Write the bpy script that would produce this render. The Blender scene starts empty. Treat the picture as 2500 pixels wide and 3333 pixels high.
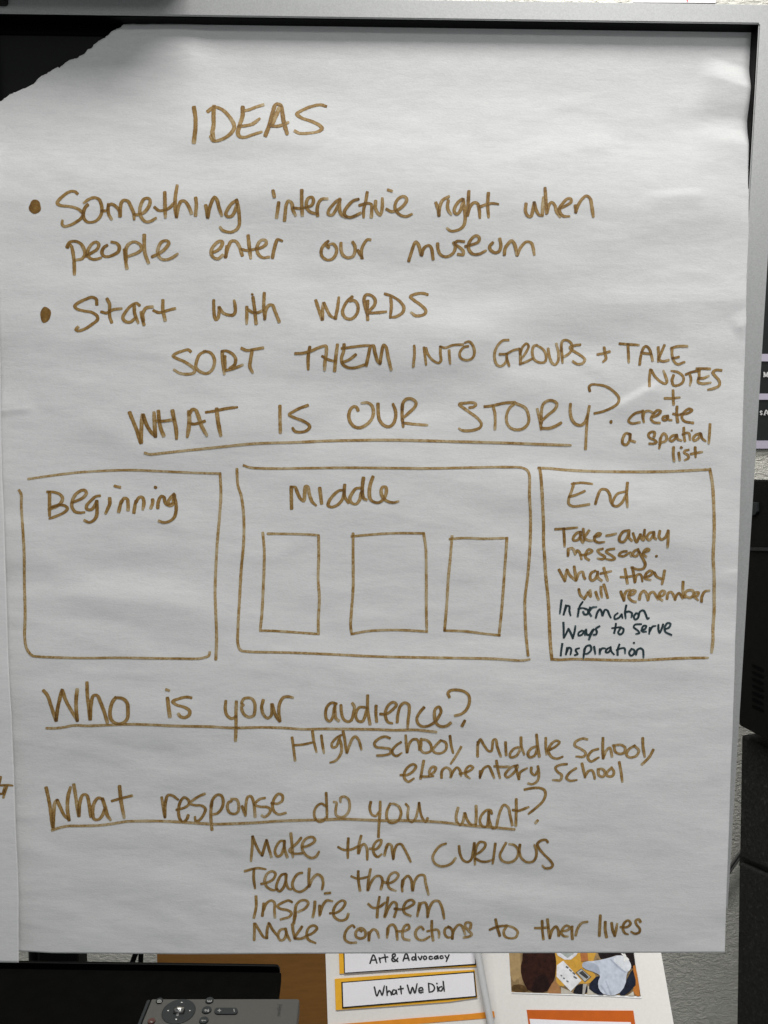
import bpy, bmesh, math
import numpy as np
from mathutils import Vector, Matrix

# ------------------------------------------------------------------ camera, light, exposure
S = bpy.context.scene
COL = S.collection
FPX, CX, CY = 2500.0, 1250.0, 1666.5          # focal length and centre, in pixels of the photograph
PITCH, ROLL = math.radians(5.7), math.radians(0.80)
CAM = np.array([0.0, -0.65, 1.35])
_f = np.array([0, math.cos(PITCH), -math.sin(PITCH)])
_r0 = np.array([1.0, 0, 0]); _u0 = np.array([0, math.sin(PITCH), math.cos(PITCH)])
_r = _r0 * math.cos(ROLL) + _u0 * math.sin(ROLL)
_u = _u0 * math.cos(ROLL) - _r0 * math.sin(ROLL)
cd = bpy.data.cameras.new('camera'); cam = bpy.data.objects.new('camera', cd); COL.objects.link(cam)
cam.matrix_world = Matrix(((_r[0], _u[0], -_f[0], CAM[0]), (_r[1], _u[1], -_f[1], CAM[1]), (_r[2], _u[2], -_f[2], CAM[2]), (0, 0, 0, 1)))
cd.sensor_fit = 'VERTICAL'; cd.sensor_height = 36.0; cd.lens = FPX / 3333.0 * 36.0
cd.clip_start = 0.02; cd.clip_end = 60
S.camera = cam
W = bpy.data.worlds.new('World'); S.world = W; W.use_nodes = True
W.node_tree.nodes['Background'].inputs[0].default_value = (0.95, 0.985, 1.0, 1)
W.node_tree.nodes['Background'].inputs[1].default_value = 0.21

def area(name, loc, target, sx, sy, power, col=(1, 0.985, 0.96)):
    l = bpy.data.lights.new(name, 'AREA'); l.shape = 'RECTANGLE'; l.size = sx; l.size_y = sy
    l.energy = power; l.color = col
    o = bpy.data.objects.new(name, l); COL.objects.link(o); o.location = loc
    o.rotation_euler = (Vector(target) - Vector(loc)).to_track_quat('-Z', 'Y').to_euler()
    return o
area('ceiling_light', (0.35, -0.76, 2.72), (0.35, -0.62, 0), 1.0, 0.6, 22.5)
area('ceiling_light', (1.0, -2.6, 2.75), (1.0, -2.3, 0), 1.2, 0.6, 20)
area('ceiling_light', (-0.25, 0.20, 2.75), (-0.25, 0.32, 0), 1.7, 0.2, 50)
S.view_settings.view_transform = 'Standard'; S.view_settings.look = 'None'
S.view_settings.exposure = 0.0; S.view_settings.gamma = 1.0; S.view_settings.use_curve_mapping = False
try:
    S.cycles.max_bounces = 6
except Exception:
    pass

# ------------------------------------------------------------------ helpers
def ray(px, py):
    x = (np.asarray(px, float) - CX) / FPX; y = (CY - np.asarray(py, float)) / FPX
    return _f[None, :] + x.reshape(-1, 1) * _r[None, :] + y.reshape(-1, 1) * _u[None, :]
def atY(px, py, Y):
    d = ray(px, py); t = (np.asarray(Y, float) - CAM[1]) / d[:, 1]
    return CAM[None, :] + d * t.reshape(-1, 1)
def atZ(px, py, Z):
    d = ray(px, py); t = (Z - CAM[2]) / d[:, 2]
    return CAM[None, :] + d * t.reshape(-1, 1)
def atP(px, py, p0, n):
    d = ray(px, py); t = float(np.dot(np.asarray(p0) - CAM, n)) / (d @ np.asarray(n))
    return CAM[None, :] + d * t.reshape(-1, 1)
def one(a): return Vector(a[0])

def tag(o, label=None, cat=None, group=None, kind=None):
    if label: o['label'] = label
    if cat: o['category'] = cat
    if group: o['group'] = group
    if kind: o['kind'] = kind
    return o
def empty(name, loc, label, cat, group=None):
    o = bpy.data.objects.new(name, None); COL.objects.link(o); o.location = loc; o.empty_display_size = 0.02
    return tag(o, label, cat, group)
def link(name, me, mat, parent=None, smooth=False):
    o = bpy.data.objects.new(name, me); COL.objects.link(o)
    if mat is not None and not me.materials: me.materials.append(mat)
    if smooth:
        me.polygons.foreach_set('use_smooth', [True] * len(me.polygons))
    if parent is not None:
        o.parent = parent
        if parent.type == 'EMPTY': o.matrix_parent_inverse = Matrix.Translation(-parent.location)
    return o
def mesh_from(name, vs, fs):
    me = bpy.data.meshes.new(name); me.from_pydata([tuple(map(float, v)) for v in vs], [], fs); me.update(); return me
def prism(name, poly, vec, mat, parent=None, bevel=0.0, seg=3, smooth=False):
    """poly: 3D points of one face; extruded by vec"""
    bm = bmesh.new(); vec = Vector(vec)
    a = [bm.verts.new(Vector(p)) for p in poly]; b = [bm.verts.new(Vector(p) + vec) for p in poly]
    n = len(a)
    bm.faces.new(a); bm.faces.new(b[::-1])
    for i in range(n): bm.faces.new((a[i], b[i], b[(i + 1) % n], a[(i + 1) % n]))
    bmesh.ops.recalc_face_normals(bm, faces=bm.faces)
    if bevel:
        bmesh.ops.bevel(bm, geom=bm.edges[:], offset=bevel, segments=seg, profile=0.5, affect='EDGES', clamp_overlap=True)
    me = bpy.data.meshes.new(name); bm.to_mesh(me); bm.free()
    return link(name, me, mat, parent, smooth)
def box(name, lo, hi, mat, parent=None, bevel=0.0, seg=3):
    x0, y0, z0 = lo; x1, y1, z1 = hi
    return prism(name, [(x0, y0, z0), (x1, y0, z0), (x1, y0, z1), (x0, y0, z1)], (0, y1 - y0, 0), mat, parent, bevel, seg)
def tube(name, pts, rad, mat, parent=None, n=12):
    bm = bmesh.new(); pts = [Vector(p) for p in pts]; rings = []
    for i, p in enumerate(pts):
        t = (pts[min(i + 1, len(pts) - 1)] - pts[max(i - 1, 0)]).normalized()
        a = t.cross(Vector((0, 1, 0.3))).normalized(); b = t.cross(a)
        rings.append([bm.verts.new(p + rad * (math.cos(2 * math.pi * k / n) * a + math.sin(2 * math.pi * k / n) * b)) for k in range(n)])
    for r0, r1 in zip(rings, rings[1:]):
        for k in range(n): bm.faces.new((r0[k], r0[(k + 1) % n], r1[(k + 1) % n], r1[k]))
    bm.faces.new(rings[0][::-1]); bm.faces.new(rings[-1])
    bmesh.ops.recalc_face_normals(bm, faces=bm.faces)
    me = bpy.data.meshes.new(name); bm.to_mesh(me); bm.free()
    return link(name, me, mat, parent, True)

# value noise in [-1,1]
def _hash(ix, iy, seed):
    h = (ix.astype(np.int64) * 374761393 + iy.astype(np.int64) * 668265263 + seed * 974634541) & 0x7fffffff
    h = ((h ^ (h >> 13)) * 1274126177) & 0x7fffffff
    return ((h ^ (h >> 16)) & 0xffff) / 32767.5 - 1.0
def noise(x, y, seed):
    ix = np.floor(x); iy = np.floor(y); fx = x - ix; fy = y - iy
    fx = fx * fx * fx * (fx * (fx * 6 - 15) + 10); fy = fy * fy * fy * (fy * (fy * 6 - 15) + 10)
    a = _hash(ix, iy, seed); b = _hash(ix + 1, iy, seed); c = _hash(ix, iy + 1, seed); d = _hash(ix + 1, iy + 1, seed)
    return (a * (1 - fx) + b * fx) * (1 - fy) + (c * (1 - fx) + d * fx) * fy
def sstep(a, b, x):
    t = np.clip((x - a) / (b - a), 0, 1); return t * t * (3 - 2 * t)

# ------------------------------------------------------------------ materials
class M:
    def __init__(s, name, col, rough=0.6, metal=0.0, spec=0.5):
        s.m = bpy.data.materials.new(name); s.m.use_nodes = True; s.t = s.m.node_tree; s.b = s.t.nodes['Principled BSDF']
        s.b.inputs['Base Color'].default_value = (*col, 1); s.b.inputs['Roughness'].default_value = rough
        s.b.inputs['Metallic'].default_value = metal; s.b.inputs['Specular IOR Level'].default_value = spec
    def n(s, typ, **kw):
        nd = s.t.nodes.new(typ)
        for k, v in kw.items():
            if k in nd.inputs: nd.inputs[k].default_value = v
            else: setattr(nd, k, v)
        return nd
    def l(s, a, b): s.t.links.new(a, b)
    def coords(s, scale=(1, 1, 1), rot=(0, 0, 0)):
        tc = s.n('ShaderNodeTexCoord'); mp = s.n('ShaderNodeMapping')
        mp.inputs['Scale'].default_value = scale; mp.inputs['Rotation'].default_value = rot
        s.l(tc.outputs['Object'], mp.inputs['Vector']); return mp.outputs['Vector']
    def noise(s, scale, detail=4, rough=0.55, vec=None, dist=0.0):
        nd = s.n('ShaderNodeTexNoise'); nd.inputs['Scale'].default_value = scale; nd.inputs['Detail'].default_value = detail
        nd.inputs['Roughness'].default_value = rough; nd.inputs['Distortion'].default_value = dist
        if vec is not None: s.l(vec, nd.inputs['Vector'])
        return nd.outputs['Fac']
    def ramp(s, fac, stops):
        r = s.n('ShaderNodeValToRGB'); e = r.color_ramp.elements
        while len(e) < len(stops): e.new(0.5)
        for q, (p, c) in zip(e, stops): q.position = p; q.color = (*c, 1)
        s.l(fac, r.inputs['Fac']); return r.outputs['Color']
    def bump(s, fac, strength, dist):
        b = s.n('ShaderNodeBump'); b.inputs['Strength'].default_value = strength; b.inputs['Distance'].default_value = dist
        s.l(fac, b.inputs['Height']); s.l(b.outputs['Normal'], s.b.inputs['Normal']); return b
    def color(s, sock): s.l(sock, s.b.inputs['Base Color'])
    def math(s, op, a, b=None):
        m = s.n('ShaderNodeMath'); m.operation = op
        for i, v in enumerate((a, b)):
            if v is None: continue
            if isinstance(v, (int, float)): m.inputs[i].default_value = v
            else: s.l(v, m.inputs[i])
        return m.outputs[0]

def plain(name, col, rough=0.6, metal=0.0, spec=0.5, var=0.08, scale=120):
    m = M(name, col, rough, metal, spec)
    f = m.noise(scale, 4, 0.6, m.coords())
    m.color(m.ramp(f, [(0.3, tuple(c * (1 - var) for c in col)), (0.7, tuple(min(1, c * (1 + var)) for c in col))]))
    return m.m

# easel pad paper: faint long fibres
pm = M('pad_paper', (0.78, 0.785, 0.79), 0.75, 0, 0.25)
v = pm.coords((60, 60, 260)); f1 = pm.noise(1.0, 5, 0.62, v, 0.4)
v2 = pm.coords((500, 500, 900)); f2 = pm.noise(1.0, 3, 0.6, v2)
mix = pm.math('ADD', pm.math('MULTIPLY', f1, 0.55), pm.math('MULTIPLY', f2, 0.45))
pm.color(pm.ramp(mix, [(0.37, (0.738, 0.744, 0.742)), (0.5, (0.782, 0.787, 0.785)), (0.63, (0.822, 0.826, 0.82))]))
pm.bump(mix, 0.45, 0.0006)
PAPER = pm.m

def ink(name, stops, amp):
    m = M(name, stops[1][1], 0.55, 0, 0.4)
    at = m.n('ShaderNodeAttribute'); at.attribute_name = 'ink'
    sp = m.n('ShaderNodeSeparateColor'); m.l(at.outputs['Color'], sp.inputs['Color'])
    vv = m.coords((700, 700, 700)); a = m.noise(1.0, 3, 0.6, vv)
    vb = m.coords((150, 150, 150)); b = m.noise(1.0, 2, 0.5, vb)
    nn = m.math('SUBTRACT', m.math('ADD', m.math('MULTIPLY', a, 0.6), m.math('MULTIPLY', b, 0.4)), 0.5)
    amps = m.math('ADD', m.math('MULTIPLY', sp.outputs[1], amp), amp * 0.8)
    den = m.math('ADD', sp.outputs[0], m.math('MULTIPLY', nn, amps))
    m.color(m.ramp(den, stops)); return m.m
INK = ink('brown_marker_ink', [(0.0, (0.53, 0.42, 0.25)), (0.3, (0.385, 0.24, 0.08)), (0.62, (0.235, 0.124, 0.024)), (1.0, (0.11, 0.048, 0.008))], 1.3)
TEAL = ink('dark_teal_marker_ink', [(0.0, (0.10, 0.15, 0.17)), (0.35, (0.02, 0.045, 0.055)), (1.0, (0.006, 0.014, 0.018))], 0.7)
PRINT = ink('black_print', [(0.0, (0.03, 0.03, 0.03)), (1.0, (0.01, 0.01, 0.01))], 0.3)
GREYPRINT = ink('pale_grey_print', [(0.0, (0.20, 0.20, 0.195)), (1.0, (0.15, 0.15, 0.145))], 0.3)
WHITEPRINT = ink('white_print', [(0.0, (0.62, 0.62, 0.60)), (1.0, (0.5, 0.5, 0.5))], 0.3)

sm = M('silver_bezel', (0.50, 0.515, 0.51), 0.42, 0.35, 0.5)
fs = sm.noise(1.0, 3, 0.6, sm.coords((900, 900, 900)))
sm.color(sm.ramp(fs, [(0.35, (0.47, 0.48, 0.475)), (0.65, (0.55, 0.56, 0.555))]))
sm.bump(fs, 0.15, 0.0002); SILVER = sm.m
BLACKGLASS = plain('black_screen_border', (0.0012, 0.0012, 0.0013), 0.4, 0, 0.06, 0.1)
SCREEN = plain('dark_screen', (0.0065, 0.0065, 0.007), 0.35, 0, 0.3, 0.05)
BLACKPL = plain('black_plastic', (0.006, 0.006, 0.006), 0.5, 0, 0.2, 0.15)
BLACKSTEEL = plain('matt_black_steel', (0.0022, 0.0022, 0.002), 0.85, 0, 0.02, 0.2, 60)
BLACKGLOSS = plain('black_gloss', (0.002, 0.002, 0.002), 0.45, 0, 0.06, 0.1)
cm = M('brown_cardboard', (0.14, 0.064, 0.017), 0.85, 0, 0.1)
cf = cm.noise(1.0, 5, 0.6, cm.coords((40, 40, 300)))
cm.color(cm.ramp(cf, [(0.3, (0.125, 0.058, 0.014)), (0.7, (0.15, 0.07, 0.018))])); CARD = cm.m
POSTER = plain('white_poster_paper', (0.74, 0.72, 0.69), 0.8, 0, 0.2, 0.03, 300)
LABELP = plain('white_card', (0.80, 0.79, 0.82), 0.6, 0, 0.3, 0.02, 300)
YELLOW = plain('yellow_card', (0.80, 0.42, 0.03), 0.7, 0, 0.2, 0.06, 90)
ORANGE = plain('orange_card', (0.74, 0.27, 0.025), 0.7, 0, 0.2, 0.06, 90)
DEEPOR = plain('deep_orange_card', (0.52, 0.11, 0.012), 0.7, 0, 0.2, 0.06, 90)
GREYCABLE = plain('grey_rod', (0.55, 0.56, 0.56), 0.5, 0, 0.3, 0.05)
wm = M('painted_block_wall', (0.50, 0.48, 0.42), 0.6, 0, 0.35)
wn = wm.noise(1.0, 6, 0.62, wm.coords((55, 55, 130)), 1.2)
wn2 = wm.noise(1.0, 4, 0.6, wm.coords((150, 150, 190)), 0.8)
wmix = wm.math('ADD', wm.math('MULTIPLY', wn, 0.7), wm.math('MULTIPLY', wn2, 0.3))
wm.color(wm.ramp(wmix, [(0.35, (0.57, 0.56, 0.50)), (0.6, (0.63, 0.62, 0.555))]))
wm.bump(wmix, 0.9, 0.014); WALL = wm.m
REMOTE = plain('warm_grey_plastic', (0.060, 0.059, 0.054), 0.6, 0, 0.18, 0.04, 400)
REMDARK = plain('dark_grey_rubber', (0.022, 0.025, 0.026), 0.6, 0, 0.12, 0.06, 400)
CHROME = plain('chrome', (0.6, 0.6, 0.58), 0.2, 1.0, 0.5, 0.03)
REDBTN = plain('dark_red_button', (0.055, 0.022, 0.018), 0.5, 0, 0.3, 0.06)
fm = M('fuzzy_dark_carpet', (0.013, 0.013, 0.012), 0.95, 0, 0.1)
ff = fm.noise(1.0, 6, 0.75, fm.coords((170, 170, 170)))
fm.color(fm.ramp(ff, [(0.35, (0.010, 0.010, 0.0095)), (0.58, (0.019, 0.019, 0.018)), (0.78, (0.06, 0.06, 0.056))]))
fm.bump(ff, 0.8, 0.003); FUZZ = fm.m
LAV = plain('lavender_band', (0.42, 0.385, 0.47), 0.4, 0, 0.5, 0.06)
DKPOST = plain('dark_slate_print', (0.012, 0.014, 0.014), 0.3, 0, 0.5, 0.1)

# ------------------------------------------------------------------ the sheets of paper
ZT = float(atY([1250], [78], -0.003)[0, 2])
MM = 0.65 / FPX * 1.0                        # metres per pixel near the screen, about
RIDGES = [  # px line, width above, width below (px), height (m)
    ((2270, 222), (2470, 290), 62, 130, 0.0030), ((2250, 432), (2470, 476), 75, 110, 0.0016),
    ((-60, 1345), (100, 1331), 75, 20, 0.0006), ((1955, 1352), (2120, 1262), 22, 75, 0.0010),
    ((2370, 1085), (2440, 1040), 45, 45, 0.0012), ((2060, 655), (2260, 640), 25, 50, 0.0006),
    ((300, 330), (620, 150), 160, 160, 0.0012), ((1500, 560), (1950, 480), 60, 120, 0.0007),
    ((100, 1120), (500, 1095), 60, 80, 0.0006), ((1850, 1000), (2400, 985), 60, 90, 0.0008)]
_RW = []
for a, b, wu, wd, h in RIDGES:
    A = atY([a[0]], [a[1]], -0.01)[0]; B = atY([b[0]], [b[1]], -0.01)[0]
    _RW.append((A[[0, 2]], B[[0, 2]], wu * MM, wd * MM, h))
def surf_main(X, Z):
    t = (ZT - Z) / 0.775
    y = -0.0022 - 0.0142 * sstep(0.05, 0.19, t) - 0.010 * sstep(0.15, 0.9, t)
    fade = sstep(0.0, 0.10, t)
    y = y + fade * (0.0023 * noise(X * 4.2 + 0.9 * noise(X * 3, Z * 5, 9), Z * 14 + X * 1.5 + 0.8 * noise(X * 4, Z * 6, 19), 1) + 0.0010 * noise(X * 9, Z * 30 - X * 2 + 0.9 * noise(X * 7, Z * 12, 29), 2) + 0.00042 * noise(X * 17, Z * 52 + X * 6, 4)
                    + 0.00026 * noise(X * 31 + Z * 9, Z * 62 + 0.8 * noise(X * 20, Z * 30, 39), 3)
                    + 0.0006 * (np.abs(noise(X * 6.5 - Z * 4, Z * 19 + X * 4, 12)) - 0.4) + 0.00006 * noise(X * 60, Z * 150, 14))
    for A, B, wu, wd, h in _RW:
        d = B - A; L = math.hypot(*d); ux, uz = d / L
        s = ((X - A[0]) * ux + (Z - A[1]) * uz) / L
        q = -(X - A[0]) * uz + (Z - A[1]) * ux         # + is above
        prof = np.where(q > 0, np.clip(1 - q / wu, 0, 1), np.clip(1 + q / wd, 0, 1))
        prof = prof * prof * (3 - 2 * prof) * 0.5 + prof * 0.5
        y = y - 1.7 * h * prof * sstep(-0.02, 0.45, s) * (1 - sstep(0.9, 1.25, s))
    return y
def surf_side(X, Z):
    t = (ZT - Z) / 0.775
    y = -0.0055 - 0.0142 * sstep(0.05, 0.19, t) - 0.0165 * sstep(0.15, 0.9, t)
    return y - 0.0012 + 0.0009 * noise(X * 4, Z * 15, 21) + 0.0003 * noise(X * 9, Z * 40, 22)
def project(px, py, surf, lift=0.0):
    px = np.asarray(px, float); py = np.asarray(py, float)
    Y = np.full(px.shape, -0.012)
    for _ in range(7):
        P = atY(px, py, Y); Y = surf(P[:, 0], P[:, 2])
    P = atY(px, py, Y); P[:, 1] -= lift
    return P
def interp(pts):
    a = np.array(pts, float); return lambda x: np.interp(x, a[:, 0], a[:, 1])
def sheet(name, surf, left, right, top, bottom, nu, nv, parent):
    """left/right: y -> x; top/bottom: s (0..1) -> y"""
    s = np.linspace(0, 1, nu + 1); w = np.linspace(0, 1, nv + 1)
    Sg, Wg = np.meshgrid(s, w)
    py = top(Sg) * (1 - Wg) + bottom(Sg) * Wg
    px = left(py) * (1 - Sg) + right(py) * Sg
    P = project(px.ravel(), py.ravel(), surf)
    idx = np.arange((nu + 1) * (nv + 1)).reshape(nv + 1, nu + 1)
    F = np.stack([idx[:-1, :-1], idx[1:, :-1], idx[1:, 1:], idx[:-1, 1:]], -1).reshape(-1, 4)
    me = bpy.data.meshes.new(name)
    me.vertices.add(len(P)); me.vertices.foreach_set('co', P.ravel())
    me.loops.add(F.size); me.loops.foreach_set('vertex_index', F.ravel().astype(np.int32))
    me.polygons.add(len(F)); me.polygons.foreach_set('loop_start', np.arange(0, F.size, 4, dtype=np.int32))
    me.polygons.foreach_set('loop_total', np.full(len(F), 4, np.int32))
    me.update(); me.validate()
    o = link(name, me, PAPER, parent, True)
    md = o.modifiers.new('thickness', 'SOLIDIFY'); md.thickness = 0.00018; md.offset = -1
    return o

# ------------------------------------------------------------------ handwriting: ribbons of ink on a surface
CH = {  # chunk: origin x, y, zoom, nib width for vertical and horizontal travel (photo px), dryness
 'A': (580, 310, 2.9946, 15.0, 10, .3), 'B1': (80, 580, 2.9946, 12.8, 9.6, .3), 'B2': (540, 580, 2.9946, 12.8, 9.6, .4),
 'B4': (1000, 580, 2.9946, 12, 9.6, .3), 'B5': (1450, 580, 2.9946, 12, 9.6, .3), 'C1': (100, 930, 2.9946, 12, 10, .3),
 'C2': (540, 930, 2.9946, 12, 9.8, .3), 'C3': (940, 930, 2.9946, 12, 9.6, .3), 'C4': (1320, 1090, 2.9946, 9.8, 8.6, .4),
 'C5': (1830, 1090, 2.9946, 10, 9, .3), 'D1': (400, 1280, 2.9946, 14, 10, .3), 'D2': (860, 1280, 2.9946, 12, 10, .4),
 'D3': (1460, 1230, 2.9946, 10.4, 10, .6), 'E1': (30, 1500, 1.9988, 10, 8, 1), 'E2': (740, 1480, 1.4946, 9.8, 8.4, 1),
 'F1': (1730, 1500, 2.6758, 10.4, 8.6, .4), 'F2': (1730, 1820, 2.6758, 10.4, 8.6, .4), 'FB': (1730, 1500, 2.6758, 11, 9, 1),
 'FD': (1730, 1820, 2.6758, 7.6, 6.6, .2), 'G1': (120, 1550, 2.9946, 12.5, 9.4, .3), 'G2': (900, 1530, 2.9946, 12.5, 9, .4),
 'H1': (120, 2200, 2.9946, 13, 10, .3), 'H2': (620, 2200, 2.9946, 11.5, 9.6, .4), 'H3': (1020, 2200, 2.9946, 11, 9.6, .4),
 'I1': (920, 2370, 2.9946, 10, 8.6, .4), 'I2': (1420, 2370, 2.2298, 10, 8.2, .4), 'J1': (120, 2550, 2.9946, 12.8, 9, .4),
 'J2': (500, 2550, 2.9946, 10.8, 8.8, .4), 'J3': (980, 2550, 2.9946, 9.8, 8.4, .5), 'J4': (1370, 2550, 2.9946, 10, 8.8, .5),
 'K1': (780, 2700, 2.9946, 10.2, 8.6, .3), 'K2': (1080, 2700, 2.9946, 10, 8.4, .3), 'K3': (1320, 2700, 2.9946, 9.6, 8.6, .3),
 'L': (1560, 2930, 2.9946, 10, 8, .3), 'N': (0, 0, 1, 10, 9, .9), 'Z8': (0, 2300, 2.1412, 9, 8, .3),
 'P5': (1040, 3080, 2.6758, 5.4, 4.6, 0), 'R3': (440, 3200, 2.9625, 3.4, 2.8, 0), 'Q': (2300, 900, 3.685, 3.6, 2.2, 0)}
TRI = {'top': 0.0}
def catmull(p, step):
    p = np.asarray(p, float)
    if len(p) == 2:
        n = max(2, int(np.hypot(*(p[1] - p[0])) / step)); t = np.linspace(0, 1, n + 1)[:, None]
        return p[0] * (1 - t) + p[1] * t
    q = np.vstack([2 * p[0] - p[1], p, 2 * p[-1] - p[-2]]); out = []
    for i in range(1, len(q) - 2):
        p0, p1, p2, p3 = q[i - 1], q[i], q[i + 1], q[i + 2]
        d1 = max(1e-3, np.hypot(*(p1 - p0))) ** .5; d2 = max(1e-3, np.hypot(*(p2 - p1))) ** .5; d3 = max(1e-3, np.hypot(*(p3 - p2))) ** .5
        m1 = d2 * ((p1 - p0) / d1 - (p2 - p0) / (d1 + d2) + (p2 - p1) / d2)
        m2 = d2 * ((p2 - p1) / d2 - (p3 - p1) / (d2 + d3) + (p3 - p2) / d3)
        n = max(2, int(np.hypot(*(p2 - p1)) / step)); t = np.linspace(0, 1, n + 1)[:-1, None]
        out.append((2 * t**3 - 3 * t**2 + 1) * p1 + (t**3 - 2 * t**2 + t) * m1 + (-2 * t**3 + 3 * t**2) * p2 + (t**3 - t**2) * m2)
    out.append(p[-1:]); return np.vstack(out)
_rs = np.random.RandomState(7)
PROF = np.array([-1, -0.72, 0, 0.72, 1.0]); EDGE = np.array([0.09, 0.05, -0.03, 0.05, 0.09])
def writing(name, pieces, proj, mat, parent, label=None, step=3.2, lift0=0.00022, split=False):
    """pieces: list of (chunk, 'x y x y .. / ..'); proj(px,py,lift) -> points on the surface"""
    strokes = []
    for ch, txt in pieces:
        ox, oy, sc, wv, wh, dry = CH[ch]
        for s in txt.split('/'):
            tk = s.split()
            if not tk: continue
            if tk[0] == 'b':
                cx, cy, rx, ry = map(float, tk[1:5]); strokes.append(('b', np.array([ox + cx / sc, oy + cy / sc]), rx / sc, ry / sc, dry)); continue
            a = np.array(list(map(float, tk))).reshape(-1, 2) / sc + np.array([ox, oy])
            c = catmull(a, step)
            k = np.concatenate([[True], np.hypot(*np.diff(c, axis=0).T) > 0.3]); c = c[k]
            if len(c) < 2: c = np.vstack([c, c + [1.5, 1.5]])
            strokes.append(('s', c, wv, wh, dry))
    V, A, F, SI, ARC, CEN = [], [], [], [], [], []
    n0 = 0; samples, sid, sarc, swid = [], [], [], []
    for i, st in enumerate(strokes):
        if st[0] == 'b':
            _, c, rx, ry, dry = st; n = 22
            ph = _rs.rand(3) * 6.28
            th = np.linspace(0, 2 * math.pi, n, endpoint=False)
            rr = 1 + 0.06 * np.sin(2 * th + ph[0]) + 0.05 * np.sin(3 * th + ph[1]) + 0.03 * np.sin(5 * th + ph[2])
            for ring, kk in ((1.0, 0.72), (0.8, 0.66), (0.45, 0.6)):
                V.append(np.stack([c[0] + rx * rr * ring * np.cos(th), c[1] + ry * rr * ring * np.sin(th)], 1))
                A.append(np.stack([np.full(n, kk), np.full(n, dry)], 1)); SI.append(np.full(n, i)); ARC.append(np.zeros(n))
            V.append(c[None]); A.append(np.array([[0.6, dry]])); SI.append(np.array([i])); ARC.append(np.zeros(1))
            for r in range(2):
                for k in range(n):
                    a = n0 + r * n + k; b = n0 + r * n + (k + 1) % n; F.append((a, b, b + n, a + n))
            for k in range(n): F.append((n0 + 2 * n + k, n0 + 2 * n + (k + 1) % n, n0 + 3 * n))
            n0 += 3 * n + 1; continue
        _, c, wv, wh, dry = st
        tg = np.gradient(c, axis=0); tg /= np.maximum(1e-6, np.hypot(*tg.T))[:, None]
        w0 = 0.94 * np.sqrt((wv * tg[:, 1])**2 + (wh * tg[:, 0])**2)
        e0 = c[0] - tg[0] * w0[0] * 0.28; e1 = c[-1] + tg[-1] * w0[-1] * 0.28
        pre = c[0] - tg[0] * w0[0] * np.array([0.42, 0.36, 0.2])[:, None]; post = c[-1] + tg[-1] * w0[-1] * np.array([0.2, 0.36, 0.42])[:, None]
        c = np.vstack([pre, c, post]); tg = np.vstack([np.repeat(tg[:1], 3, 0), tg, np.repeat(tg[-1:], 3, 0)])
        w = np.concatenate([np.repeat(w0[:1], 3), w0, np.repeat(w0[-1:], 3)])
        k = np.array([.15, .25, .5, .25, .15]); k /= k.sum()
        if len(w) > 8:
            w = np.convolve(np.pad(w, 2, 'edge'), k, 'valid')
            ts = np.stack([np.convolve(np.pad(tg[:, j], 2, 'edge'), k, 'valid') for j in (0, 1)], 1)
            tg = ts / np.maximum(1e-6, np.hypot(*ts.T))[:, None]
        arc = np.concatenate([[0], np.cumsum(np.hypot(*np.diff(c, axis=0).T))]); L = arc[-1]
        de = np.minimum(arc, L - arc); r = np.clip(de / (0.42 * w), 0, 1)
        cap = 0.55 + 0.45 * np.sqrt(np.clip(1 - (1 - r)**2, 0, 1))
        press = 1 + 0.06 * noise(arc / 45.0, np.full(len(arc), i * 7.3), 5) + 0.05 * noise(arc / 9.0, np.full(len(arc), i * 3.1), 6)
        tail = 1 - 0.22 * sstep(L - 2.2 * w.mean(), L, arc) * (_rs.rand() < 0.55)
        hw = 0.5 * w * cap * press * tail
        nrm = np.stack([-tg[:, 1], tg[:, 0]], 1)
        n = len(c); m = len(PROF)
        jit = 1 + 0.05 * _rs.uniform(-1, 1, (n, 2))
        off = PROF[None, :] * hw[:, None]; off[:, 0] *= jit[:, 0]; off[:, -1] *= jit[:, 1]
        P = c[:, None, :] + off[:, :, None] * nrm[:, None, :]
        fade = _rs.uniform(-0.10, 0.10)
        den = 0.47 + fade + EDGE[None, :] - 0.27 * dry + 0.16 * np.exp(-arc / (0.9 * w.mean()))[:, None] * (_rs.rand() < .7) \
            - 0.30 * (sstep(L - 2.0 * w.mean(), L, arc) * (_rs.rand() < .6))[:, None] + 0.16 * noise(arc / 26.0, np.full(n, i * 1.7), 8)[:, None]
        V.append(P.reshape(-1, 2)); A.append(np.stack([den.ravel(), np.full(n * m, dry)], 1))
        SI.append(np.full(n * m, i)); ARC.append(np.repeat(arc, m))
        samples.append(c); sid.append(np.full(n, i)); sarc.append(arc); swid.append(w)
        for a in range(n - 1):
            for b in range(m - 1):
                q = n0 + a * m + b; F.append((q, q + 1, q + m + 1, q + m))
        n0 += n * m
    V = np.vstack(V); A = np.vstack(A); SI = np.concatenate(SI); ARC = np.concatenate(ARC)
    if samples:
        sc_ = np.vstack(samples); si_ = np.concatenate(sid); sa_ = np.concatenate(sarc); sw_ = np.concatenate(swid)
        for k in range(0, len(V), 2000):
            vv = V[k:k + 2000]
            d = np.hypot(vv[:, None, 0] - sc_[None, :, 0], vv[:, None, 1] - sc_[None, :, 1]) / sw_[None, :]
            same = (SI[k:k + 2000][:, None] == si_[None, :]) & (np.abs(ARC[k:k + 2000][:, None] - sa_[None, :]) < 1.9 * sw_[None, :])
            d[same] = 9
            A[k:k + 2000, 0] += 0.30 * (1 - sstep(0.36, 0.5, d.min(1)))
    lift = lift0 + 0.000022 * (SI % 9) + ARC * 1.2e-7
    P = proj(V[:, 0], V[:, 1], lift)
    # strokes that lie close together make one word
    n = len(strokes); root = list(range(n)); gap = 11 if split else 1e9
    def find(a):
        while root[a] != a: a = root[a]
        return a
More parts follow.
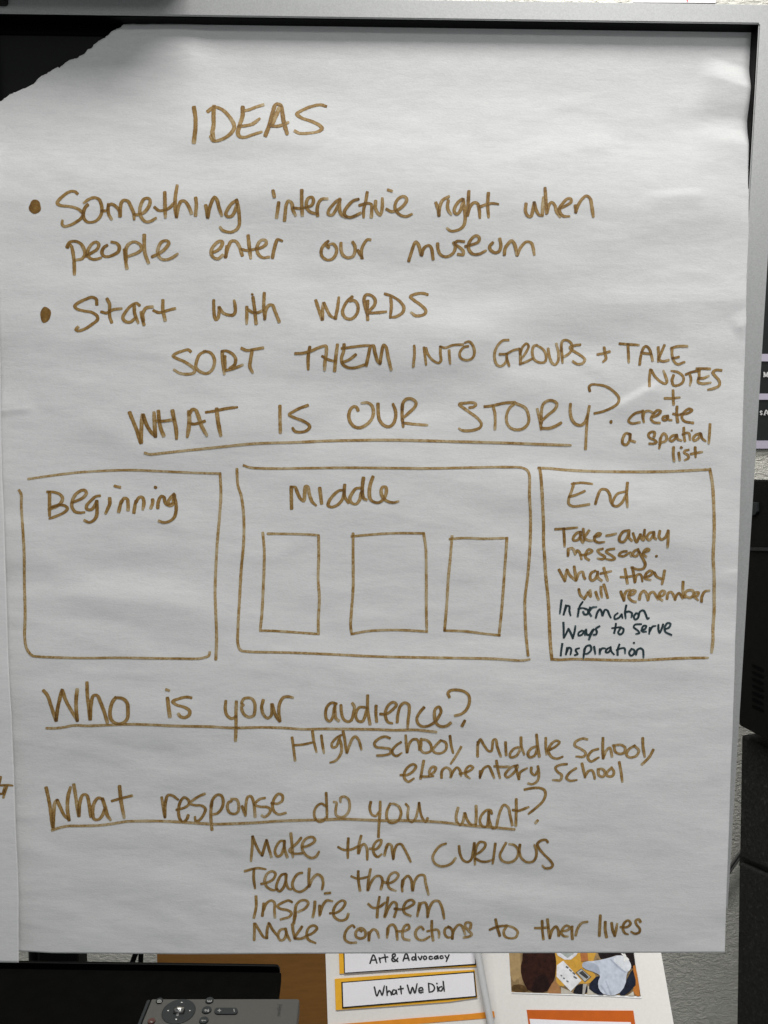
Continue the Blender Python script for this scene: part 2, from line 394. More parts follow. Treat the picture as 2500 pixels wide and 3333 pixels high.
    bb = []
    for i in range(n):
        q = V[SI == i]; bb.append((q[:, 0].min() - gap, q[:, 0].max() + gap, q[:, 1].min() - 3, q[:, 1].max() + 3))
    lone = [(st[0] == 's' and split and np.hypot(*np.diff(st[1], axis=0).T).sum() > 900) or (st[0] == 'b' and split and st[2] > 15) for st in strokes]
    for i in range(n):
        for j in range(i):
            if (not split) or not (lone[i] or lone[j]) and bb[i][0] < bb[j][1] and bb[j][0] < bb[i][1] and bb[i][2] < bb[j][3] and bb[j][2] < bb[i][3]:
                root[find(i)] = find(j)
    gid = np.array([find(i) for i in range(n)])[SI]
    fgid = np.array([gid[f[0]] for f in F])
    colr = np.ones((len(P), 4), np.float32); colr[:, 0] = np.clip(A[:, 0], 0, 1); colr[:, 1] = A[:, 1]; colr[:, 2] = 0
    out = None
    for g in sorted(set(gid.tolist())):
        sel = np.where(gid == g)[0]; remap = np.full(len(P), -1); remap[sel] = np.arange(len(sel))
        nm = name
        if lone[g]: nm = 'underline' if strokes[g][0] == 's' else 'bullet_dot'
        me = mesh_from(nm, P[sel], [tuple(int(remap[k]) for k in F[q]) for q in np.where(fgid == g)[0]])
        ca = me.attributes.new('ink', 'FLOAT_COLOR', 'POINT'); ca.data.foreach_set('color', colr[sel].ravel())
        out = link(nm, me, mat, parent, True)
        if label and not split: out['label'] = label
    return out
# (script continues)

# ------------------------------------------------------------------ the wall display (thing)
def zc(px, py, Y=0.0): return float(atY([px], [py], Y)[0, 2])
def xc(px, py, Y=0.0): return float(atY([px], [py], Y)[0, 0])
FRONT = -0.014
z_in = zc(1250, 60, FRONT); z_out = zc(2300, 11, FRONT)
x_in = xc(2458, 300, FRONT); x_out = xc(2497, 900, FRONT)
z_bot = zc(1250, 2895, FRONT); x_left = -1.06
disp = empty('wall_display', ((x_left + x_out) / 2, 0.02, z_bot), 'large flat display with a silver bezel and dark screen behind the paper sheets', 'display')
bx = 0.020
def ring(name, xo0, xo1, zo0, zo1, xi0, xi1, zi0, zi1, y0, y1, mat, parent, bev):
    bm = bmesh.new(); g = []
    for (xa, xb, za, zb) in ((xo0, xo1, zo0, zo1), (xi0, xi1, zi0, zi1)):
        for y in (y0, y1):
            g.append([bm.verts.new(p) for p in ((xa, y, za), (xb, y, za), (xb, y, zb), (xa, y, zb))])
    of, ob, nf, nb = g
    for i in range(4):
        j = (i + 1) % 4
        bm.faces.new((of[i], of[j], nf[j], nf[i])); bm.faces.new((ob[j], ob[i], nb[i], nb[j]))
        bm.faces.new((of[j], of[i], ob[i], ob[j])); bm.faces.new((nf[i], nf[j], nb[j], nb[i]))
    bmesh.ops.recalc_face_normals(bm, faces=bm.faces)
    bmesh.ops.bevel(bm, geom=[e for e in bm.edges if abs(e.verts[0].co.y - y0) < 1e-6 and abs(e.verts[1].co.y - y0) < 1e-6
                              and len({v in of for v in e.verts} | {v in nf for v in e.verts}) <= 2], offset=bev, segments=3, affect='EDGES')
    me = bpy.data.meshes.new(name); bm.to_mesh(me); bm.free(); return link(name, me, mat, parent)
ring('bezel', x_left - bx, x_out, z_bot - 0.014, z_out, x_left, x_in, z_bot, z_in, FRONT, 0.012, SILVER, disp, 0.0008)
ring('inner_rim', x_left - .002, x_in + .002, z_bot - .002, z_in + .002, x_left + .0007, x_in - .0007, z_bot + .0007, z_in - .0007, FRONT + 0.0012, 0.0118, BLACKGLASS, disp, 0.0002)
z_scr = zc(100, 112, 0.001); x_scr = x_in - 0.013
ring('screen_border', x_left + .0007, x_in - .0007, z_bot + .0007, z_in - .0007, x_left + 0.013, x_scr, z_bot + 0.013, z_scr, 0.0005, 0.004, BLACKGLASS, disp, 0.0002)
box('screen', (x_left + 0.013, 0.0022, z_bot + 0.013), (x_scr, 0.006, z_scr), SCREEN, disp)
box('back_housing', (x_left - 0.012, 0.0125, z_bot - 0.006), (x_out - 0.008, 0.058, z_out - 0.008), BLACKPL, disp, 0.008)

# conference camera clipped on the top of the display; only its lower edge reaches the frame
xe = xc(640, 30, FRONT)
ccam = empty('conference_camera', (xe - 0.19, -0.02, z_out + 0.012), 'dark camera bar clipped on the top edge of the display at left', 'camera')
box('housing', (xe - 0.36, -0.062, z_out + 0.006), (xe - 0.004, 0.030, z_out + 0.075), BLACKPL, ccam, 0.012, 4)
box('clip', (xc(-75, 5, FRONT - .005), FRONT - 0.005, zc(5, 9, FRONT - .005)), (xc(17, 5, FRONT - .005), 0.030, z_out + 0.0055), BLACKPL, ccam, 0.002, 2)

# ------------------------------------------------------------------ main sheet
R_EDGE = [(60, 2453), (85, 2453), (105, 2451), (150, 2448), (200, 2447), (290, 2447), (400, 2441), (470, 2440), (560, 2440), (640, 2437), (760, 2437), (900, 2431),
          (1000, 2429), (1050, 2429.5), (1065, 2428), (1150, 2425), (1300, 2420), (1450, 2416), (1560, 2411), (1700, 2407), (1800, 2403), (1900, 2400),
          (2000, 2397), (2090, 2393), (2200, 2391), (2300, 2387), (2400, 2384), (2500, 2379), (2600, 2376), (2700, 2373), (2800, 2369), (2900, 2365), (3000, 2362), (3100, 2359.5)]
L_EDGE = [(0, -88), (460, -88), (1500, -40), (3130, 30)]
TEAR = [(-90, 392), (-40, 362), (0, 332), (22, 315), (32, 309), (50, 300), (72, 290), (90, 285), (110, 276), (119, 264), (135, 251), (150, 243), (163, 233), (182, 221), (188, 220),
        (195, 222), (208, 209), (219, 200), (238, 192), (250, 191), (264, 184), (277, 174), (287, 160), (297, 158), (306, 147), (312, 143), (330, 130), (345, 121), (354, 115), (365, 103),
        (374, 99), (383, 93), (393, 90), (401, 78.5), (420, 78), (800, 78), (1300, 79), (1800, 82), (2250, 83), (2453, 83)]
_tear = interp(TEAR)
def top_main(s):
    x = -88 + s * (2453 + 88)
    j = np.where((x > -88) & (x < 400), 1.0 * noise(x / 11.0, x * 0, 31) + 0.7 * noise(x / 4.6, x * 0, 32), 0.5 * noise(x / 14, x * 0, 33))
    return _tear(x) + j
bot_main = lambda s: np.interp(s, [0, .06, .25, .4, 1], [3094, 3102, 3106, 3104, 3100.5])
sh = sheet('chart_paper', surf_main, interp(L_EDGE), interp(R_EDGE), top_main, bot_main, 560, 560, None)
tag(sh, 'big white easel pad sheet with brown marker writing headed IDEAS and a torn corner', 'paper sheet', 'easel pad sheets hung on the display')
pmain = lambda px, py, lift: project(px, py, surf_main, lift)

FIB = plain('torn_paper_fibre', (0.84, 0.84, 0.82), 0.9, 0, 0.1, 0.04, 700)
xs = np.linspace(-86, 399, 420); ss = (xs + 88) / (2453 + 88); yt = top_main(ss)
wd = 2.2 + 1.5 * noise(xs / 13.0, xs * 0, 41) + 0.8 * noise(xs / 5.1, xs * 0, 42)
wd = np.clip(wd, 0.6, 6) * (1 - sstep(385, 399, xs))
TP = np.vstack([project(xs + .5, yt + 1.2, surf_main, .00003), project(xs - wd * .55, yt - wd * .8, surf_main, -.0004)])
me = mesh_from('torn_edge', TP, [(i, i + 1, 420 + i + 1, 420 + i) for i in range(419)])
link('torn_edge', me, FIB, sh, True)

# ------------------------------------------------------------------ left sheet, lying over the edge of the main one
LR = [(60, -40), (600, -16), (900, -5), (1170, 1.5), (1400, 4), (1555, 7), (1650, 12), (1830, 17.5), (2000, 23), (2150, 27.5), (2240, 32), (2330, 38), (2450, 42.5), (2500, 45), (2700, 51.5),
      (2837, 58.5), (2930, 61), (3000, 60.5), (3135, 61)]
sl = sheet('chart_paper', surf_side, interp([(0, -1500), (3200, -1350)]), interp(LR), lambda s: np.full_like(s, 82.0),
           lambda s: np.interp(s, [0, 1], [3110, 3133.5]), 260, 420, None)
tag(sl, 'white easel pad sheet at the left edge overlapping the IDEAS sheet', 'paper sheet', 'easel pad sheets hung on the display')
writing('handwritten_word', [('Z8', '6 490 0 520 -8 560 -22 610 / 10 548 50 546 88 549 / 48 560 34 600 25 632 / -14 612 4 606 18 606 32 562')],
        lambda a, b, l: project(a, b, surf_side, l), INK, sl)

# ------------------------------------------------------------------ handwriting on the main sheet
TEXT = [
('heading reading IDEAS', [('A', '155 122 168 210 170 310 154 458 / 350 112 345 200 347 290 335 360 345 430 / 290 158 350 118 420 135 500 210 548 310 500 385 420 432 345 445 318 405 / 630 120 628 200 602 290 583 370 600 402 650 410 720 387 812 358 / 622 158 690 142 760 115 830 94 / 590 303 660 297 730 278 790 232 / 852 390 890 290 920 180 945 100 965 85 1000 100 1015 160 1030 260 1062 372 / 915 290 950 210 985 130 / 905 300 970 302 1030 285 1072 266 / 1440 108 1390 94 1300 110 1200 152 1157 183 1200 220 1300 255 1380 295 1403 325 1370 352 1270 370 1180 370 1140 350')]),
('line reading Something interactive right when', [
 ('B1', 'b 103 280 62 66 / 515 150 490 130 440 132 380 172 330 220 320 245 350 265 430 275 500 290 550 320 572 352 555 388 500 430 440 460 385 468 366 445 370 418 / 615 260 590 290 575 340 580 390 610 425 650 430 700 415 740 370 755 320 750 260 725 205 680 190 630 205 582 240 / 758 320 792 318 / 820 258 815 310 825 360 848 396 / 822 265 850 252 890 275 925 315 935 365 / 932 368 935 300 945 240 970 215 1010 225 1040 280 1065 340 1070 395 / 1070 355 1115 355 1170 330 1215 270 1225 215 1205 195 1165 205 1135 260 1125 330 1145 390 1185 425 1230 420 1280 390 / 1368 142 1370 230 1374 378 / 1270 285 1310 315 1370 310 1420 285 1455 245'),
 ('B2', '110 75 95 170 90 270 100 372 / 105 375 120 290 150 225 185 225 220 270 250 342 / 292 195 298 260 290 360 / 390 268 400 320 405 380 / 410 380 425 300 455 215 475 185 500 215 520 290 545 360 / 685 220 640 250 600 310 585 350 605 375 640 370 670 330 690 270 / 690 215 708 290 718 400 715 460 690 500 640 525 585 520 550 505 532 480 / 1046 125 1058 180 / 1100 240 1090 310 1080 382 / 1157 410 1165 330 1175 255 1195 222 1225 240 1240 310 1262 360 / 1250 290 1310 295 1365 285 / 1325 120 1325 240 1330 360 / 1365 285 1420 265 1440 220 1425 185 1390 195 1370 240 1375 290 1410 330 1470 347 / 1480 362 1475 310 1490 240 1520 205 1575 200'),
 ('B4', '325 210 300 215 250 260 210 315 205 350 240 360 280 310 312 240 / 318 205 315 280 330 350 375 382 / 500 205 450 220 390 280 362 330 370 365 410 382 460 370 520 340 / 585 140 570 230 552 300 550 378 / 510 265 560 250 600 245 625 255 630 300 625 378 / 668 225 665 290 685 335 710 360 725 330 733 260 733 200 / 788 115 825 126 / 775 302 820 325 880 310 940 265 970 210 950 180 910 185 870 225 855 280 875 330 920 365 970 372 1018 352 / 1255 242 1275 300 1285 362 / 1285 360 1290 290 1320 215 1380 180 / 1375 220 1368 280 1385 330 1402 350 / 1510 205 1480 225 1440 285 1435 330 1460 350 1490 320 1512 250 / 1520 208 1530 280 1540 400 1520 470 1470 505 1400 515 1365 490'),
 ('B5', '228 130 222 230 214 360 / 215 360 240 280 275 240 310 245 330 310 335 382 / 418 148 412 260 420 375 / 340 278 400 255 460 245 512 252 / 785 252 780 320 800 365 830 375 850 320 862 240 / 865 240 885 310 915 360 948 365 / 945 350 948 290 955 190 / 970 100 978 200 985 340 / 990 335 1010 260 1035 235 1065 265 1085 330 1115 375 / 1105 300 1170 270 1225 230 1222 202 1190 200 1140 250 1110 300 1118 340 1150 370 1205 372 / 1265 270 1270 330 / 1270 330 1290 270 1330 205 1375 172 1410 200 1425 270 1440 372')]),
('line reading people enter our museum', [
 ('B1', '420 672 428 645 455 660 475 740 485 830 487 935 / 415 668 440 625 500 615 550 640 580 690 590 740 560 785 505 797 / 600 760 650 730 710 690 725 645 700 622 660 640 625 690 615 740 640 780 690 792 745 775 / 805 655 775 675 755 720 770 755 810 765 860 750 915 715 925 670 900 635 850 622 / 975 700 985 790 998 878 / 992 790 990 690 1020 640 1075 620 1130 650 1142 690 1105 725 1020 758 / 1168 557 1168 640 1175 730 1208 822 / 1245 765 1300 740 1370 690 1408 630 1390 610 1340 620 1305 680 1300 740 1330 785 1380 795 1440 775 1490 740'),
 ('B2', '470 720 510 700 545 660 550 620 520 615 475 650 445 700 445 740 470 775 510 785 555 750 / 595 668 590 720 580 768 / 585 765 605 680 640 615 680 615 715 660 735 720 745 750 / 803 562 812 650 827 775 / 745 695 800 705 890 685 / 890 690 945 670 980 635 970 605 930 605 895 650 890 710 910 750 950 775 1005 768 / 1040 772 1050 720 1070 640 1090 598 1132 610'),
 ('B4', '210 675 182 642 205 615 / 200 618 165 650 138 700 145 760 190 795 240 790 280 740 285 680 250 640 208 650 / 330 635 330 690 350 750 395 775 440 765 465 720 465 660 445 625 / 495 705 515 740 540 778 / 532 775 530 700 560 630 590 598 615 600 / 990 805 1010 740 1040 650 1060 620 1085 650 1110 745 / 1115 750 1140 680 1185 655 1210 680 1227 787 / 1272 640 1275 690 1300 745 1345 765 1390 755 1430 720 1445 660 1428 630 / 1528 618 1460 615 1440 640 1480 670 1520 710 1520 745 1470 742'),
 ('B5', '195 665 250 650 320 620 330 580 300 560 255 590 225 650 230 700 270 740 330 738 392 707 / 460 630 430 665 440 700 480 725 520 715 540 660 530 592 / 575 742 580 690 610 640 645 610 675 650 695 745 / 700 750 730 680 790 620 835 630 855 680 865 742')]),
('line reading Start with WORDS', [
 ('C1', 'b 145 282 54 75 / 645 180 640 132 600 112 540 130 460 170 430 200 450 225 520 245 600 260 650 298 652 330 600 375 530 420 460 440 440 428 462 404 / 747 130 770 180 770 250 772 300 790 355 / 690 255 740 265 800 235 885 223 / 1060 190 1035 170 980 195 930 250 900 310 920 345 970 355 1010 325 / 1010 200 1015 270 1048 358 / 1080 260 1090 320 1105 378 / 1100 340 1095 270 1130 215 1190 206 / 1290 145 1290 230 1312 335 / 1200 242 1250 262 1330 242 1408 222'),
 ('C2', '467 145 468 230 475 300 490 330 505 320 520 260 520 212 / 525 215 560 265 610 285 655 285 675 260 675 190 667 148 / 790 210 790 290 788 365 / 810 238 850 262 900 260 945 240 / 850 115 865 220 880 368 / b 843 84 14 12 / 960 75 955 200 965 322 / 965 320 975 240 1005 190 1040 190 1065 250 1105 348'),
 ('C3', '265 145 295 240 325 328 / 330 325 330 240 335 172 / 345 172 370 230 405 290 445 316 / 455 318 475 220 488 118 / 625 140 600 150 612 108 / 620 108 580 140 540 200 525 260 550 310 600 325 645 300 675 240 670 180 640 145 600 148 / 770 150 765 240 770 328 / 768 280 745 200 735 120 755 88 800 92 840 130 840 180 800 230 770 255 / 790 265 860 262 948 253 / 995 122 1000 200 990 305 / 938 80 1000 100 1080 150 1122 210 1110 260 1050 300 990 310 / 1352 86 1310 74 1240 80 1185 106 1220 140 1290 190 1335 240 1330 270 1290 290 1230 290 1195 262')]),
('line reading SORT THEM INTO GROUPS + TAKE', [
 ('C2', '240 640 220 624 150 640 90 665 70 685 100 705 180 740 250 785 285 820 270 850 200 862 130 850 82 820 / 385 640 330 670 300 740 295 800 340 840 400 855 450 820 475 750 465 690 430 650 372 638 / 550 650 555 740 570 858 / 545 640 590 635 650 665 680 710 670 770 625 800 / 575 690 580 800 / 592 825 650 810 748 772 / 740 610 790 630 860 620 948 605 / 840 640 825 730 820 790 845 842'),
 ('C3', '65 660 130 658 220 635 300 600 362 588 368 640 355 730 350 818 / 205 600 190 690 190 812 / 328 688 380 718 440 735 / 475 577 460 690 447 828 / 540 575 535 640 515 700 525 760 570 795 640 800 735 772 / 518 610 600 600 720 585 790 582 / 530 745 590 720 652 672 / 755 775 775 690 800 590 825 585 840 650 870 740 890 758 / 890 755 905 660 925 577 945 590 970 700 998 816'),
 ('C4', '85 107 88 180 76 308 / 180 125 190 200 200 288 / 200 130 220 190 270 250 325 273 345 250 340 180 340 115 / 340 115 390 125 460 100 560 94 / 425 152 428 210 435 278 / 610 110 570 120 530 170 535 220 580 245 640 235 670 190 660 110 620 65 580 75 / 1003 50 950 55 900 100 870 170 870 240 895 295 930 305 970 275 985 240 / 918 188 980 185 1050 150 1108 136 / 985 190 990 240 1010 300 / 1115 140 1120 210 1120 282 / 1120 180 1140 120 1180 85 1200 110 1180 160 1135 230 / 1125 280 1170 265 1230 235 / 1280 100 1250 110 1235 170 1255 240 1310 270 1360 260 1370 200 1340 140 1285 105 / 1390 135 1400 200 1425 270 1455 290 1485 260 1490 180 1470 88 / 1520 130 1525 200 1530 268 / 1515 150 1530 60 1565 50 1610 75 1625 120 1600 175 1550 210'),
 ('C5', '175 95 110 105 75 120 100 150 180 200 220 240 200 275 150 285 105 260 / 345 190 400 180 462 162 / 408 125 420 190 425 235 400 260 / 560 85 640 92 745 98 / 640 95 645 180 648 265 / 755 288 765 210 790 130 815 110 845 130 870 200 880 250 / 775 175 815 180 860 185 / 935 122 938 190 935 258 / 995 102 970 160 945 240 985 258 1035 245 / 1070 128 1070 190 1085 250 1120 285 1190 265 / 1062 130 1120 112 1218 110 / 1075 230 1135 215')]),
('line reading NOTES', [('C5', '860 340 850 420 850 498 / 870 345 900 400 950 450 1000 475 1020 460 1005 400 987 352 / 1085 395 1070 440 1085 490 1130 490 1175 460 1180 410 1130 365 1065 350 / 1205 385 1270 360 1340 350 / 1240 375 1255 430 1245 488 / 1330 345 1335 400 1325 460 1370 475 1445 465 / 1310 330 1380 328 1440 330 / 1325 425 1380 420 1425 400 / 1550 345 1500 342 1465 365 1490 400 1530 450 1530 490 1480 520 1422 533')]),
('plus sign and note reading create a spatial list', [('C5', '1000 618 1070 618 1143 610 / 1080 542 1082 610 1085 678 / 765 750 710 765 660 810 645 840 680 862 755 852 / 785 740 785 800 795 848 / 790 800 800 755 840 740 885 758 / 880 800 930 780 960 745 930 735 890 770 865 815 890 850 950 858 / 1030 790 985 800 980 825 1010 830 1030 800 / 1025 790 1035 825 1063 830 / 1118 700 1115 770 1125 848 / 1082 770 1120 780 1170 770 / 1160 775 1220 765 1265 735 1240 720 1190 750 1165 800 1190 840 1275 858 / 660 965 620 960 590 1010 590 1060 625 1070 655 1030 665 970 / 660 970 665 1025 708 1042 / 895 990 900 950 870 945 840 970 850 1000 900 1025 920 1045 890 1060 850 1060 / 955 1010 955 1060 945 1102 / 950 1060 965 990 990 960 1015 985 1010 1030 965 1050 / 1110 975 1070 985 1045 1020 1065 1035 1100 1010 1115 980 / 1115 975 1125 1015 1160 1028 / 1185 907 1185 970 1195 1033 / 1175 970 1210 955 1235 960 1245 1020 / b 1262 932 11 10 / 1345 960 1300 975 1275 1010 1285 1030 1325 1010 1347 970 / 1350 965 1365 1010 1395 1033 / 1440 872 1435 960 1428 1053 / 1085 1097 1082 1160 1090 1228 / 1135 1150 1140 1180 1145 1218 / b 1160 1097 15 14 / 1230 1120 1195 1130 1190 1150 1225 1170 1230 1200 1195 1220 / 1295 1097 1297 1140 1300 1188 / 1255 1160 1310 1150 1363 1140')]),
('large line reading WHAT IS OUR STORY?', [
 ('D1', '68 190 100 270 140 370 172 480 / 180 478 180 380 185 280 190 212 / 200 215 225 290 270 370 315 418 / 318 418 312 330 305 192 / 348 177 355 260 370 340 398 412 / 330 270 400 270 490 258 / 485 172 500 250 520 350 525 436 / 645 180 650 270 640 360 630 418 / 650 200 680 157 710 165 740 230 770 320 818 408 / 640 290 690 300 740 290 798 272 / 812 185 900 172 1000 150 1112 136 / 915 155 925 250 940 340 955 408'),
 ('D2', '154 125 155 250 158 380 / 425 118 360 140 290 175 245 208 290 235 370 265 430 300 445 325 420 360 360 378 300 370 280 342 / 915 165 900 135 870 130 840 160 825 220 840 280 880 325 930 335 990 310 1045 255 1065 190 1050 120 1010 92 952 95 / 1110 105 1112 190 1125 260 1165 310 1215 325 1255 300 1280 240 1280 170 1257 108 / 1345 130 1345 230 1355 322 / 1345 160 1355 90 1390 55 1440 55 1480 90 1470 130 1410 190 1360 235 / 1370 290 1450 300 1588 310'),
 ('D3', '205 290 245 282 268 258 245 242 170 244 105 258 150 295 220 345 285 395 320 445 310 480 260 505 190 515 130 510 105 495 / 352 280 430 270 540 245 645 238 / 435 275 452 350 455 430 452 498 / 640 250 590 300 565 370 570 440 610 490 680 505 740 485 780 430 775 350 745 290 650 245 / 865 305 885 390 905 498 / 905 440 905 340 920 260 960 225 1010 220 1055 250 1040 300 970 360 905 420 / 910 490 980 490 1050 465 1095 438 / 1188 255 1185 320 1200 400 1240 450 1290 460 1330 430 1350 370 / 1372 277 1355 380 1345 500 1335 692'),
 ('C5', '268 545 262 505 285 485 340 485 420 500 500 550 550 610 545 660 500 700 400 745 315 765 / b 475 848 15 20'),
 ('N', '472 1474.5 487 1478.5 534 1474 600 1467 667 1460 734 1453 801 1446 867 1442 960 1439.6 1060 1435 1160 1433 1261 1432 1411 1435 1460 1436.5 1560 1439 1660 1442 1760 1446 1857 1449')]),
('hand drawn box around Beginning', [('E1', '125 118 280 95 450 75 650 63 800 60 1000 68 1200 77 1370 82 / 1372 82 1378 200 1370 350 1355 520 1345 700 1340 850 1345 1000 1350 1150 1345 1290 / 65 192 78 215 80 300 90 450 98 600 100 800 105 1000 102 1150 115 1220 150 1265 200 1273 300 1278 500 1282 700 1280 900 1283 1100 1285 1250 1283 1300 1265 1305 1245')]),
('hand drawn box around Middle', [('E2', '47 70 52 150 68 200 80 300 80 420 68 560 60 700 52 850 52 920 65 950 100 957 300 962 500 970 700 980 900 985 1100 988 1300 992 1430 1000 1470 995 / 80 52 110 62 230 67 400 65 600 63 800 65 1000 66 1200 62 1350 60 1440 65 1465 85 1470 200 1475 300 1472 450 1460 600 1448 700 1450 820 1455 900 1463 975')]),
('small drawn rectangle at the left inside the Middle box', [('E2', '173 380 180 470 175 650 168 780 160 855 / 160 855 230 857 350 865 445 872 / 197 384 300 385 400 388 443 391 / 444 393 445 500 442 600 448 700 443 800 443 870')]),
('widest drawn rectangle inside the Middle box', [('E2', '612 384 612 500 612 650 605 750 600 830 605 872 / 605 397 680 390 800 382 953 382 / 955 382 965 450 968 600 968 750 970 855 / 605 872 680 858 800 852 900 855 972 860')]),
('small drawn rectangle at the right inside the Middle box', [('E2', '1093 397 1085 500 1075 600 1068 720 1057 855 / 1082 410 1150 405 1250 408 1360 405 / 1360 405 1355 480 1345 620 1335 750 1322 876 / 1057 855 1150 858 1250 870 1325 878')]),
('hand drawn box around End', [('FB', '60 62 150 65 250 75 400 85 600 92 800 95 1000 95 1200 92 1400 82 1553 75 / 70 62 80 120 90 250 98 400 105 550 105 700 115 850 125 1006 145 1206 155 1406 165 1606 178 1728 / 180 1727 250 1731 350 1726 500 1728 700 1734 900 1736 1100 1728 1300 1718 1535 1714 / 1553 72 1575 200 1585 350 1590 500 1590 650 1582 800 1582 856 1590 1006 1590 1156 1590 1306 1580 1456 1580 1556 1568 1664')]),
('word Beginning', [('G1', '125 155 125 250 125 382 / 102 152 170 155 230 180 252 215 235 260 190 295 117 323 / 150 300 220 280 280 290 300 315 270 350 200 385 127 412 / 345 255 400 235 450 210 485 165 465 135 420 145 370 190 345 250 345 300 375 345 420 355 463 351 / 615 190 580 195 530 235 485 290 490 320 530 325 565 290 585 245 / 585 245 588 310 585 380 560 425 510 450 468 430 / 712 217 712 270 695 310 673 358 / 760 95 813 107 / 825 245 810 300 800 342 / 830 250 850 215 880 220 890 270 890 328 / 965 245 955 300 947 352 / 970 250 1000 205 1030 205 1045 250 1035 318 / 1130 230 1130 265 1112 308 / b 1158 108 18 15 / 1180 305 1185 250 1215 195 1240 205 1250 250 1275 280 1310 268 / 1340 175 1300 215 1280 260 1290 285 1320 280 1335 230 1343 190 / 1335 190 1355 250 1358 340 1340 400 1300 435 1240 450 1192 436')]),
('word Middle', [('G2', '145 165 145 260 148 372 / 152 165 180 165 205 220 235 280 265 300 275 240 285 157 305 160 320 230 350 310 383 341 / 422 178 430 240 440 322 / 650 195 610 200 560 240 515 300 505 345 540 360 600 335 645 280 660 210 / 665 147 660 220 670 270 703 314 / 815 173 775 180 735 230 715 280 735 320 775 330 810 290 825 220 / 848 78 838 160 840 240 855 280 878 289 / 940 67 915 140 905 220 915 280 950 310 1000 315 1045 280 1070 220 1065 165 1035 165 1020 200 1030 250 1060 290 1110 312 1150 315 1188 304')]),
('word End', [('F1', '370 195 350 260 325 330 325 375 360 395 430 390 503 378 / 352 200 430 190 528 200 / 330 312 390 295 463 263 / 557 372 575 310 605 250 650 250 680 290 690 350 705 383 / 810 268 750 285 715 335 705 380 740 395 790 360 818 300 / 835 192 828 290 835 398')]),
('brown note reading Take-away message. What they will remember', [
 ('F1', '207 595 300 590 398 580 / 280 590 285 660 288 742 / 430 620 400 625 365 665 365 690 400 690 430 650 / 425 620 430 680 448 710 / 450 594 455 640 460 690 / 500 608 470 650 460 668 490 690 538 694 / 545 660 590 650 605 635 580 630 555 655 550 690 580 710 633 705 / 653 650 690 645 735 633 / 850 605 800 615 765 670 770 700 800 705 835 660 850 610 / 850 610 850 670 873 694 / 885 632 900 680 915 708 930 680 945 642 / 950 642 960 680 975 690 980 650 985 602 / 1060 620 1025 630 1005 670 1025 690 1055 655 1065 625 / 1065 620 1070 670 1085 680 / 1117 612 1110 660 1130 685 1165 665 1185 620 / 1190 608 1190 670 1185 748 / 320 767 318 823 / 318 820 325 770 355 760 375 790 380 810 / 380 810 400 780 420 800 435 853 / 440 820 490 810 530 785 500 770 475 800 470 840 500 862 / 620 765 575 780 600 810 640 835 620 855 577 850 / 720 765 665 775 650 790 700 825 725 850 700 862 652 855 / 828 786 790 792 760 820 800 830 850 800 / 860 800 870 825 / 930 770 895 785 880 820 910 830 940 790 / 930 780 950 815 975 860 990 900 975 935 930 945 870 927 / 975 800 1025 775 1010 765 980 785 975 815 998 832 / b 1088 830 13 12'),
 ('F2', '240 92 265 140 290 188 / 290 185 300 130 310 92 / 310 95 335 140 385 185 / 372 66 380 120 388 180 / 390 180 415 120 445 110 455 150 465 168 / 555 100 520 120 510 160 525 185 555 170 575 120 / 575 110 580 160 610 185 / 630 77 645 130 663 183 / 602 125 650 115 693 105 / 815 87 825 150 835 208 / 777 155 830 155 880 145 / 880 72 890 130 900 198 / 900 195 915 140 945 130 960 150 965 188 / 990 155 1035 140 1055 110 1030 100 995 130 990 165 1035 180 / 1070 117 1090 150 1130 170 / 1158 100 1150 150 1137 212 / 412 262 425 310 460 343 / 460 345 480 310 492 290 / 495 290 515 325 512 290 510 272 / 560 287 570 320 583 348 / 605 242 605 280 613 328 / 630 222 645 270 663 333 / 777 282 790 320 803 357 / 805 355 810 310 830 275 858 266 / 845 315 890 300 905 275 880 270 850 300 850 335 880 365 908 370 / 940 347 950 300 980 275 1000 300 1015 353 / 1015 350 1030 300 1060 285 1080 310 1100 348 / 1100 330 1150 310 1160 280 1140 275 1115 300 1115 340 1138 358 / 1180 343 1190 295 1215 285 1235 310 1250 348 / 1250 350 1265 310 1285 295 1305 320 1315 338 / 1320 198 1318 270 1328 328 / 1335 330 1340 290 1365 270 1405 275 1410 310 1380 335 1340 320 / 1405 325 1445 315 1455 290 1425 290 1415 320 1448 353 / 1480 367 1485 320 1510 280 1548 272')]),
('line reading Who is your audience? with its underline', [
 ('H1', '67 143 105 190 140 290 185 432 / 190 430 205 310 230 200 245 138 / 250 142 285 240 340 340 395 432 / 395 432 385 320 385 220 395 133 / 490 67 495 200 510 310 520 418 / 522 415 530 270 555 190 590 190 620 250 655 340 688 448 / 770 212 740 250 715 340 725 420 770 460 830 460 880 420 890 340 880 260 840 220 765 208 / 1275 217 1285 300 1298 392 / 1264 132 1288 140 / 1505 212 1460 205 1390 220 1325 250 1360 280 1440 305 1490 340 1485 380 1440 405 1400 395 1382 372'),
 ('H2', '345 247 340 320 355 380 400 415 438 400 / 448 252 445 350 445 500 440 627 / 515 285 500 265 522 222 570 212 600 222 625 260 630 320 615 385 570 400 525 375 500 320 500 285 / 710 237 695 300 710 370 750 410 785 390 795 330 793 278 / 800 280 815 340 840 400 870 438 / 872 435 862 350 870 270 905 210 950 200 998 210'),
